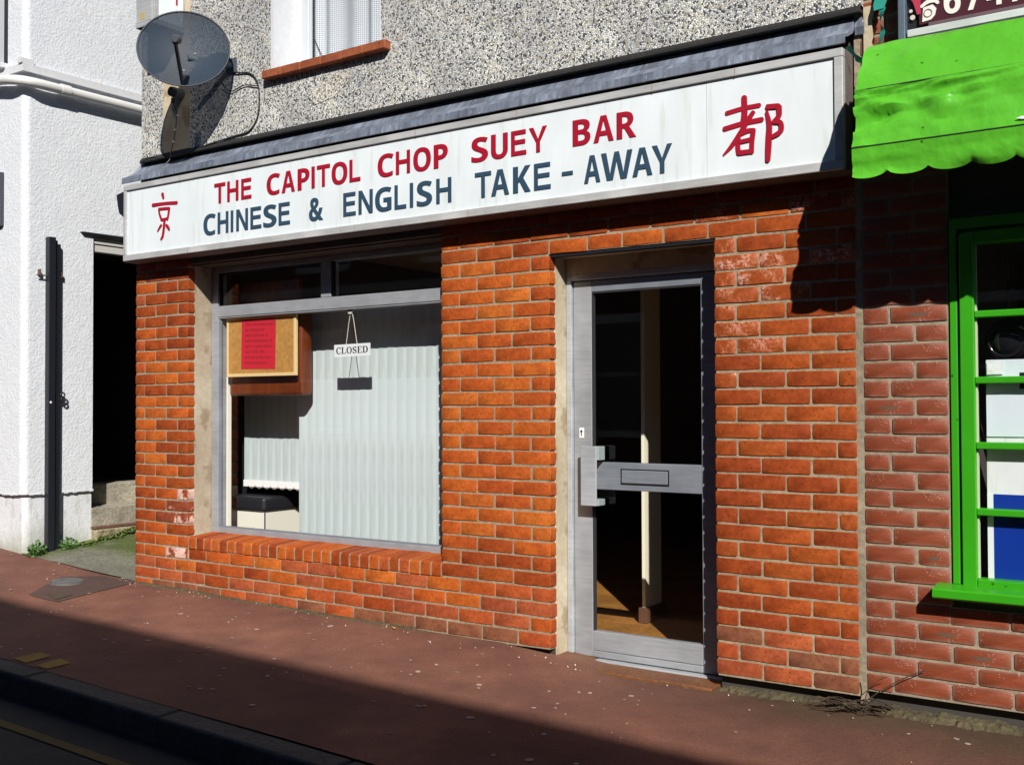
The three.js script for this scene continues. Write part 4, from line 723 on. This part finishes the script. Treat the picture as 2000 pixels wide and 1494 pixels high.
single('weed', [leafClump([-1.13, alleyY(-1.13, 0.0), 0.02], 0.07, 0.11, 150, 0.7)], mLeaf, 'leafy green weed left of the black gate post', 'plant');
single('weed', [leafClump([-1.12, alleyY(-1.12, -0.2), -0.235], 0.06, 0.10, 110, 0.7)], mLeaf, 'small leafy green weed right of the black gate post', 'plant');
{
  const g = [leafClump([-1.12, alleyY(-1.1, -0.6), -0.62], 0.16, 0.03, 260, 0.22), leafClump([-1.12, alleyY(-1.1, -0.9), -0.85], 0.16, 0.045, 300, 0.22), leafClump([-1.10, alleyY(-1.1, -0.4), -0.42], 0.10, 0.015, 120, 0.4)];
  const s = new THREE.Matrix4(); const m = part('moss', g, mat(0.10, 0.14, 0.03, { roughness: 1, side: THREE.DoubleSide }), scene); stuff(m, 'moss_001', 'green moss along the foot of the doorway steps');
}
{
  const g = [];
  for (let i = 0; i < 46; i++) { const x = 4.80 + rr(-0.10, 0.13), z = 0.05 + rr(-0.03, 0.06), y = gY(x, z) + rr(0.004, 0.045), a = rr(-0.6, 0.6), l = rr(0.05, 0.16); g.push(tube([[x - Math.cos(a) * l / 2, y, z - Math.sin(a) * l / 2], [x, y + rr(0.0, 0.02), z + rr(-0.02, 0.02)], [x + Math.cos(a) * l / 2, y + rr(-0.004, 0.015), z + Math.sin(a) * l / 2]], rr(0.0014, 0.003), 8, 5)); }
  g.push(tube([[4.84, gY(4.84, 0.04) + 0.03, 0.05], [4.93, 0.10, 0.04], [5.02, 0.16, 0.03], [5.09, 0.195, 0.02]], 0.0022, 16, 5), tube([[4.86, 0.05, 0.05], [4.875, 0.11, 0.05], [4.87, 0.15, 0.05]], 0.002, 10, 5), tube([[4.875, 0.10, 0.05], [4.92, 0.14, 0.05], [4.95, 0.155, 0.05]], 0.0016, 10, 5));
  single('dead_twigs', g, M.twig, 'tangle of dead brown twigs on the ground between the two shops', 'twigs');
}

// ------------------------------------------------------------------ manhole cover, litter
{
  const c = thing('manhole_cover', 'small round grey metal cover in the dark tarmac patch by the alley', 'manhole cover');
  const x = -0.29, z = 0.315, y = gY(x, z);
  part('lid', cyl([0, -0.01, 0], [0, 0.0085, 0], 0.098, 0.096, 40), M.iron, c); part('ring', new THREE.TorusGeometry(0.104, 0.006, 6, 40).rotateX(Math.PI / 2).toNonIndexed(), mat(0.12, 0.11, 0.10), c);
  for (const s of [-1, 1]) part('key_slot', box(s * 0.055 - 0.008, s * 0.055 + 0.008, 0.0086, 0.0094, -0.004, 0.004), M.black, c);
  c.position.set(x, y + 0.004, z); c.rotation.z = -0.07; c.rotation.x = 0.03;
}
{
  const g = new THREE.CylinderGeometry(1, 1, 0.0014, 9), n = 240, im = new THREE.InstancedMesh(g, mat(0.40, 0.33, 0.30, { roughness: 0.8 }), n), m = new THREE.Matrix4(), c = new THREE.Color();
  let k = 0;
  while (k < n) { const x = rr(-1.5, 6.6), z = rr(0.06, 1.5); const s = rr(0.003, 0.0105) * (rnd() < 0.2 ? 1.5 : 1); m.makeRotationY(rnd() * 6).scale(new THREE.Vector3(s * rr(0.7, 1.6), 1, s)); m.setPosition(x, gY(x, z) + 0.0022 + (x < 0.2 ? 0.004 : 0), z); im.setMatrixAt(k, m); const t = rr(0.5, 1.15); im.setColorAt(k, c.setRGB(t, t * 0.96, t * 0.94)); k++; }
  scene.add(stuff(im, 'gum_spots', 'pale spots of trodden chewing gum on the red pavement'));
  const g2 = new THREE.TetrahedronGeometry(1), im2 = new THREE.InstancedMesh(g2, mat(0.75, 0.72, 0.66, { roughness: 0.9 }), 90);
  for (let i = 0; i < 90; i++) { const near = rnd() < 0.7, x = rr(-0.9, 5.6), z = near ? rr(0.01, 0.10) : rr(0.1, 1.2), s = rr(0.0015, 0.005); m.makeRotationFromEuler(new THREE.Euler(rnd() * 6, rnd() * 6, rnd() * 6)).scale(new THREE.Vector3(s * 1.6, s * 0.7, s)); m.setPosition(x, (x < 0 && z < 0.08 ? alleyY(x, z) : gY(x, z)) + 0.006, z); im2.setMatrixAt(i, m); }
  scene.add(stuff(im2, 'litter', 'tiny pale flakes of litter scattered along the foot of the wall'));
  single('dead_leaf', leafClump([2.33, gY(2.33, 0.05) + 0.006, 0.05], 0.006, 0.008, 2, 1), mat(0.55, 0.30, 0.07, { roughness: 0.8, side: THREE.DoubleSide }), 'curled orange dead leaf against the foot of the brick wall', 'leaf');
}

// ------------------------------------------------------------------ neighbouring shop on the right
const nbr = thing('neighbour_shop', 'darker red brick shop with bright green window at the right', 'building');
{
  const X0 = 4.855, PX = 5.185;
  const w = part('brick_wall', poly([[4.8275, 0.075], [9, 0.075], [9, 0.452], [5.19, 0.452], [5.19, 1.98], [5.19, 4.4], [4.8275, 4.4]], -0.3, -0.0050), M.mortarOld, nbr);
  part('footing', box(4.835, 9, -0.3, 0.085, -0.3, -0.05), M.dark, nbr);
  const pick = () => pickOf(M.old);
  for (let k = 0; k < 44; k++) {
    const y = 0.079 + 0.0375 + k * 0.0749;
    if (y > 3.35) break;
    const P = k % 2 === 1;
    if (k < 5) course(w, X0, 6.6, y, k === 4 ? [4.962, 5.19, ...every(5.405, 5.4, 6.6)] : every(P ? 5.057 : 4.962, 4.9, 6.6), pick, { mode: 'face', jz: 0.001 });
    else course(w, X0, PX, y, [P ? 5.057 : 4.962], pick, { mode: 'face', jz: 0.001 });
  }
  part('upper_wall', box(5.192, 9, 1.99, 4.4, -0.3, -0.03), M.darkWood, nbr);
  part('mortar_strip', [box(4.8265, 4.851, 0.02, 3.3, -0.1, -0.0035)], M.mortarOld, nbr);
  // window
  const f = part('window_frame', [box(5.196, 5.224, 0.545, 1.94, -0.12, 0.006, 0.004), box(5.196, 7.4, 1.9405, 1.985, -0.12, 0.004, 0.004)], M.greenPaint, nbr, 'bright green painted outer frame');
  part('gap', box(5.2245, 5.233, 0.545, 1.94, -0.10, -0.03), mat(0.005, 0.03, 0.005), f);
  part('casement', [box(5.2335, 5.2875, 0.53, 1.925, -0.06, 0.012, 0.005), box(5.2877, 7.3, 0.53, 0.572, -0.06, 0.012, 0.005), box(5.2877, 7.3, 1.88, 1.925, -0.06, 0.012, 0.005)], M.greenPaint, nbr, 'bright green casement');
  const cs = nbr.children.at(-1);
  for (const y of [1.603, 1.345, 1.09, 0.832]) part('glazing_bar', box(5.2876, 7.3, y - 0.0135, y + 0.0135, -0.045, 0.008, 0.005, 2), M.greenPaint, cs);
  for (const [a, b] of [[0.572, 0.818], [0.846, 1.076], [1.104, 1.331], [1.359, 1.589], [1.617, 1.88]]) part('pane', new THREE.PlaneGeometry(2.0, b - a).translate(6.29, (a + b) / 2, -0.02), M.glass, cs);
  part('putty', [box(5.2876, 5.293, 0.573, 1.879, -0.03, -0.012)], mat(0.45, 0.5, 0.33, { roughness: 0.9 }), cs);
  part('sill', prism([[-0.1, 0.548], [0.03, 0.545], [0.095, 0.537], [0.102, 0.53], [0.102, 0.503], [0.096, 0.497], [-0.1, 0.497]], 5.141, 7.6), M.greenPaint, nbr, 'bright green projecting sill');
  part('sill_bed', box(5.19, 7.4, 0.4525, 0.4965, -0.25, -0.03), M.mortarOld, nbr);
  part('inside', [box(5.195, 7.8, 0.3, 2.2, -1.6, -1.5), box(7.8, 7.9, 0.3, 2.2, -1.6, -0.3), box(5.195, 7.8, 2.0, 2.2, -1.5, -0.31), box(5.195, 7.8, 0.2, 0.45, -1.5, -0.31)], M.dark, nbr);
  part('outer_shell', [box(4.83, 9, -0.3, 4.4, -3.1, -3.0), box(8.9, 9, -0.3, 4.4, -3, -0.31), box(4.83, 9, 4.401, 4.5, -3.1, 0.1), box(4.83, 5.1915, -0.3, 4.4, -3.0, -0.302)], M.dark, nbr);
  // end fragment of old render beside the sign
  part('render_edge', poly([[4.8715, 2.62], [4.895, 2.64], [4.91, 2.72], [4.905, 2.84], [4.92, 2.9], [4.8715, 2.9]], -0.002, 0.012), M.renderLight, nbr);
}
{ // posters inside the green window
  const t = canvasTex(512, 512, (g, w, h) => { g.fillStyle = '#dfe8ee'; g.fillRect(0, 0, w, h); g.fillStyle = '#1b2030'; g.font = 'bold 150px sans-serif'; g.fillText('FISH', 86, 196); });
  const p = thing('paper_poster', 'white paper poster with a black letter F taped inside the green window', 'poster');
  const q = new THREE.PlaneGeometry(0.62, 0.30, 20, 10), ps = q.attributes.position; for (let i = 0; i < ps.count; i++) { const x = ps.getX(i), y = ps.getY(i); ps.setZ(i, 0.006 * (fbm((x + 1) / 1.2, (y + 1) / 1.2, 8, 3, 1001) - 0.5) + (y > 0.06 && x < -0.2 ? 0.004 * Math.sin((x * 1.2 + y) * 90) : 0)); } q.computeVertexNormals();
  part('paper', q.toNonIndexed(), mat(0.86, 0.89, 0.93, { map: t, roughness: 0.35, side: THREE.DoubleSide }), p); p.position.set(5.318 + 0.31, 1.275, -0.045);
  { const tp = new THREE.PlaneGeometry(0.06, 0.05, 16, 10), q2 = tp.attributes.position; for (let i = 0; i < q2.count; i++) q2.setZ(i, 0.007 + 0.004 * fbm(q2.getX(i) * 9 + 2, q2.getY(i) * 9 + 2, 6, 3, 1011)); tp.translate(-0.275, 0.118, 0); tp.computeVertexNormals(); part('tape', tp.toNonIndexed(), mat(0.70, 0.73, 0.77, { roughness: 0.08, side: THREE.DoubleSide }), p); }
  const b = thing('paper_poster', 'blank pale sheet of card in the middle of the green window', 'poster'); part('card', box(0, 0.62, 0.0, 0.245, -0.003, 0), mat(0.80, 0.85, 0.88, { map: T.sheet, roughness: 0.5 }), b); b.position.set(5.316, 0.90, -0.052);
  const b2 = thing('paper_poster', 'blue poster with a white left edge at the bottom of the green window', 'poster');
  part('sheet', box(0.022, 0.62, 0, 0.335, -0.002, 0.0), mat(0.006, 0.035, 0.30, { roughness: 0.3 }), b2); part('edge', box(0, 0.0218, 0, 0.335, -0.002, 0.0005), mat(0.72, 0.76, 0.80, { roughness: 0.4 }), b2); b2.position.set(5.316, 0.565, -0.05);
  const d = thing('glossy_dome', 'glossy black round dome in the upper pane of the green window', 'dome');
  part('shell', new THREE.SphereGeometry(0.088, 32, 20).toNonIndexed(), mat(0.008, 0.009, 0.012, { roughness: 0.12 }), d); part('bezel', new THREE.TorusGeometry(0.062, 0.008, 8, 32).toNonIndexed().translate(0, -0.005, 0.062), mat(0.01, 0.01, 0.013, { roughness: 0.15 }), d); part('stem', cyl([0, 0.08, 0], [0, 0.36, 0], 0.006), M.black, d);
  d.position.set(5.378, 1.506, -0.17);
}
{ // awning
  const a = thing('awning', 'bright green vinyl shop awning with a scalloped edge', 'awning');
  const X0 = 4.972, X1 = 8.2;
  const strip = (prof, wob, s, sag = 0) => {
    const xs = range(X0, X1, 0.02), pos = [], uv = [], idx = [], n = prof.length;
    for (const x of xs) { let acc = 0; prof.forEach(([z, y], i) => { if (i) acc += Math.hypot(z - prof[i - 1][0], y - prof[i - 1][1]); const t = i / (n - 1), k = Math.sin(Math.PI * t), e = Math.exp(-(x - X0) * 2.2); const u = (x + 3) / 6, d = ((fbm(u, acc * 0.5 + 0.3, 10, 3, s) - 0.5) * wob + (fbm(u * 1.7, acc * 1.3, 34, 2, s + 9) - 0.5) * wob * 0.9 * e * 1.6 + (1 - Math.abs(2 * fbm(u, acc * 1.1 + u * 2.0, 16, 2, s + 17) - 1)) * wob * 0.35 + Math.pow(1 - Math.abs(2 * fbm(u * 1.5, acc * 1.6 + u * 1.2, 22, 2, s + 23) - 1), 3) * wob * 0.55 * e) * (0.15 + 0.85 * k); pos.push(x + (i && i < n - 1 ? e * (fbm(0.2, acc * 2, 12, 2, s + 30) - 0.5) * 0.03 * k : 0), y + d * 0.6 - sag * k, z + d); uv.push(x, acc); }); }
    for (let i = 0; i < xs.length - 1; i++) for (let j = 0; j < n - 1; j++) { const q = i * n + j; idx.push(q, q + 1, q + n, q + 1, q + n + 1, q + n); }
    const g = new THREE.BufferGeometry(); g.setAttribute('position', new THREE.Float32BufferAttribute(pos, 3)); g.setAttribute('uv', new THREE.Float32BufferAttribute(uv, 2)); g.setIndex(idx); g.computeVertexNormals(); return g.toNonIndexed();
  };
  const along = (p, n) => { const r = []; for (let i = 0; i <= n; i++) { const f = i / n * (p.length - 1), k = Math.min(p.length - 2, Math.floor(f)); r.push([lerp(p[k][0], p[k + 1][0], f - k), lerp(p[k][1], p[k + 1][1], f - k)]); } return r; };
  const mg = M.green.clone(); mg.side = THREE.DoubleSide;
  part('canopy', strip(along([[0.11, 2.695], [0.30, 2.632], [0.458, 2.428]], 14), 0.012, 1101), mg, a, 'flat upper panel');
  part('canopy', strip(along([[0.458, 2.425], [0.448, 2.385], [0.460, 2.31], [0.506, 2.204]], 18), 0.05, 1111), mg, a, 'crumpled lower panel');
  // valance with scallops
  { const xs = range(X0, X1, 0.01), n = 8, pos = [], uv = [], idx = []; for (const x of xs) { const p = ((x - 5.10) / 0.1435) % 1, t = p < 0 ? p + 1 : p, bot = 2.112 - 0.027 * Math.sqrt(Math.max(0, 1 - (2 * t - 1) ** 2)) * (x < 5.1 ? 1 : 1); for (let j = 0; j <= n; j++) { const f = j / n, y = lerp(2.201, bot, f), w = (fbm((x + 3) / 6, f * 0.3, 20, 2, 1121) - 0.5) * 0.03 * f; pos.push(x, y, 0.507 - 0.010 * f + w); uv.push(x, y); } } const m = n + 1; for (let i = 0; i < xs.length - 1; i++) for (let j = 0; j < n; j++) { const q = i * m + j; idx.push(q, q + 1, q + m, q + 1, q + m + 1, q + m); } const g = new THREE.BufferGeometry(); g.setAttribute('position', new THREE.Float32BufferAttribute(pos, 3)); g.setAttribute('uv', new THREE.Float32BufferAttribute(uv, 2)); g.setIndex(idx); g.computeVertexNormals(); part('valance', g.toNonIndexed(), mg, a, 'scalloped hanging edge'); }
  const seam = mat(0.012, 0.05, 0.012, { roughness: 0.8 });
  part('seam', [cyl([X0, 2.4265, 0.4585], [X1, 2.4265, 0.4585], 0.0032, 0.0032, 6), cyl([X0, 2.2025, 0.507], [X1, 2.2025, 0.507], 0.0028, 0.0028, 6)], seam, a);
  part('support_bar', [cyl([X0 + 0.02, 2.206, 0.478], [X1, 2.206, 0.478], 0.012, 0.012, 10), cyl([X0 + 0.02, 2.42, 0.425], [X1, 2.42, 0.425], 0.011, 0.011, 10), box(X0 + 0.01, X1, 2.60, 2.69, 0.02, 0.10, 0.01)], mat(0.25, 0.26, 0.27, { roughness: 0.5, metalness: 0.4 }), a);
  part('side_arm', [cyl([X0 + 0.03, 2.44, 0.0], [X0 + 0.03, 2.42, 0.42], 0.009, 0.009, 8), cyl([X0 + 0.03, 2.2, 0.0], [X0 + 0.03, 2.206, 0.47], 0.009, 0.009, 8)], mat(0.2, 0.2, 0.2, { roughness: 0.5 }), a);
  part('tear', poly([[5.535, 2.226], [5.55, 2.231], [5.62, 2.233], [5.68, 2.230], [5.60, 2.220], [5.555, 2.221]], 0.508, 0.511), mat(0.75, 0.78, 0.8), a, 'pale torn flap on the lower seam');
}
{ // maroon fascia sign
  const s = thing('fascia_sign', 'maroon fascia sign with a white telephone number above the green awning', 'sign');
  const FX = 5.028;
  part('backing', box(FX, 8.4, 2.70, 3.25, -0.028, 0.06), M.black, s);
  part('frame', [box(FX + 0.006, FX + 0.034, 2.70, 3.25, 0.0605, 0.10, 0.004)], mat(0.13, 0.18, 0.25, { map: T.metal, roughness: 0.5 }), s);
  part('trim', box(FX + 0.04, 8.4, 2.712, 2.742, 0.0605, 0.092, 0.003), mat(0.72, 0.76, 0.78, { map: T.metal, roughness: 0.4 }), s, 'pale grey lower trim');
  part('trim', box(FX + 0.12, 8.4, 2.7425, 2.758, 0.0605, 0.086, 0.002), mat(0.16, 0.11, 0.13, { map: T.metal, roughness: 0.5 }), s);
  part('panel', box(5.112, 8.4, 2.7585, 3.25, 0.0605, 0.078), M.maroon, s);
  part('picture', [poly([[5.065, 3.2], [5.115, 3.2], [5.118, 2.80], [5.104, 2.80], [5.09, 2.85], [5.072, 2.88]], 0.0785, 0.0805)], mat(0.45, 0.04, 0.09, { roughness: 0.4 }), s, 'pink red picture edge');
  part('picture_spot', [cyl([5.085, 2.795, 0.0605], [5.085, 2.795, 0.072], 0.010, 0.010, 10), cyl([5.078, 2.822, 0.0605], [5.078, 2.822, 0.071], 0.007, 0.007, 10)], mat(0.6, 0.55, 0.52), s);
  const dig = mat(0.80, 0.76, 0.74, { roughness: 0.4 });
  let x = 5.206; for (const [c, w] of [['6', 0.062], ['7', 0.058], ['4', 0.064], ['7', 0.056], ['4', 0.064]]) { part('digit', letterGeo(c, x, x + w, 2.776 - (x - 5.2) * 0.004, 2.886 - (x - 5.2) * 0.004, 0.0775, 0.004), dig, s); x += w + 0.018; }
  // telephone symbol
  const tel = [[5.124, 2.766], [5.158, 2.770], [5.172, 2.784], [5.178, 2.81], [5.164, 2.828], [5.128, 2.822]];
  part('telephone_symbol', [poly(tel, 0.0775, 0.0805), strokeGeo([[5.122, 2.828, 0.012], [5.146, 2.842, 0.016], [5.172, 2.842, 0.016], [5.184, 2.83, 0.012]], 0.0775, 0.004)], dig, s); part('dial', new THREE.TorusGeometry(0.015, 0.0022, 6, 22).toNonIndexed().translate(5.146, 2.797, 0.081), mat(0.25, 0.15, 0.15), s);
}
{ // torn teal netting strips
  const ribbon = (pts, w) => { const c = new THREE.CatmullRomCurve3(pts.map((p) => new THREE.Vector3(p[0], p[1], p[2]))), n = 26, pos = []; const E = []; for (let i = 0; i <= n; i++) { const t = i / n, p = c.getPoint(t), f = t * (pts.length - 1), k = Math.min(pts.length - 2, Math.floor(f)), tw = lerp(pts[k][3], pts[k + 1][3], f - k), ww = w * (0.55 + 0.6 * fbm(t * 0.5, 0.4, 10, 2, Math.round(w * 9999))); const d = new THREE.Vector3(Math.cos(tw), 0.15 * Math.sin(tw * 2), Math.sin(tw)).multiplyScalar(ww / 2); E.push([p.clone().sub(d), p.clone().add(d)]); } for (let i = 0; i < n; i++) { const [a, b] = E[i], [c2, d2] = E[i + 1]; for (const v of [a, b, c2, b, d2, c2]) pos.push(v.x, v.y, v.z); } const g = new THREE.BufferGeometry(); g.setAttribute('position', new THREE.Float32BufferAttribute(pos, 3)); g.computeVertexNormals(); return planarUV(g); };
  single('teal_strip', [ribbon([[4.972, 3.3, 0.05, 0.2], [4.966, 3.0, 0.05, 0.3], [4.95, 2.86, 0.06, 0.1]], 0.055), ribbon([[4.965, 2.862, 0.06, 0.2], [4.955, 2.80, 0.06, 1.5], [4.966, 2.76, 0.07, 0.4], [4.95, 2.70, 0.075, 1.0], [4.955, 2.66, 0.09, 0.6]], 0.032)], M.teal, 'long torn teal strip hanging beside the maroon sign', 'strip');
  single('teal_strip', [ribbon([[4.838, 2.715, 0.115, 0.4], [4.86, 2.68, 0.09, 1.0], [4.88, 2.655, 0.08, 0.2], [4.90, 2.645, 0.08, 0.9], [4.905, 2.60, 0.09, 0.5]], 0.03)], M.teal, 'short torn teal strip at the right end of the white sign', 'strip');
}
// ------------------------------------------------------------------ houses across the street, behind the camera: their roof line shades the kerb
{
  const t = thing('terraced_houses', 'row of two storey houses on the far side of the street', 'building');
  const H = 6.79, z0 = 0.25;
  part('wall', box(-16, 20, -0.7, H - 0.12, z0, z0 + 6), mat(0.30, 0.14, 0.09, { map: T.brick, roughness: 0.9 }), t);
  part('roof', prism([[z0 - 0.25, H - 0.1], [z0 + 3.1, H + 1.7], [z0 + 6.3, H - 0.1]], -16.2, 20.2), M.slate, t);
  part('gutter', cyl([-16.2, H - 0.06, z0 - 0.25], [20.2, H - 0.06, z0 - 0.25], 0.06, 0.06, 12), M.blackSteel, t);
  for (let i = 0; i < 12; i++) for (const y of [0.9, 3.6]) { const x = -14 + i * 2.7, w = part('window', [box(x, x + 1.2, y - 0.1, y, z0 - 0.06, z0 + 0.05), box(x, x + 0.06, y, y + 1.5, z0 - 0.03, z0 + 0.03), box(x + 1.14, x + 1.2, y, y + 1.5, z0 - 0.03, z0 + 0.03), box(x, x + 1.2, y + 1.5, y + 1.62, z0 - 0.04, z0 + 0.04), box(x + 0.06, x + 1.14, y + 0.75, y + 0.81, z0 - 0.03, z0 + 0.03)], M.upvc, t); part('pane', box(x + 0.06, x + 1.14, y, y + 1.5, z0 - 0.01, z0 + 0.01), mat(0.03, 0.035, 0.04, { roughness: 0.1 }), w); }
  for (const x of [-9.4, -4, 1.4, 6.8, 12.2]) { const d = part('door', box(x, x + 0.95, -0.1, 2.2, z0 - 0.04, z0 + 0.05), mat(0.10, 0.03, 0.03, { roughness: 0.4 }), t); part('handle', cyl([x + 0.85, 1, z0 - 0.08], [x + 0.85, 1, z0 - 0.04], 0.03), M.alu, d); }
  part('string_course', box(-16, 20, 3.1, 3.25, z0 - 0.07, z0 + 0.02), mat(0.55, 0.53, 0.48), t);
  part('chimney', [box(-1.31, -1.16, H - 0.1, H + 0.10, z0 - 0.22, z0 - 0.05)], M.slate, t);
  t.position.set(6.6, 0, 8.43); t.rotation.y = -0.035;
}
renderer.render(scene, camera);
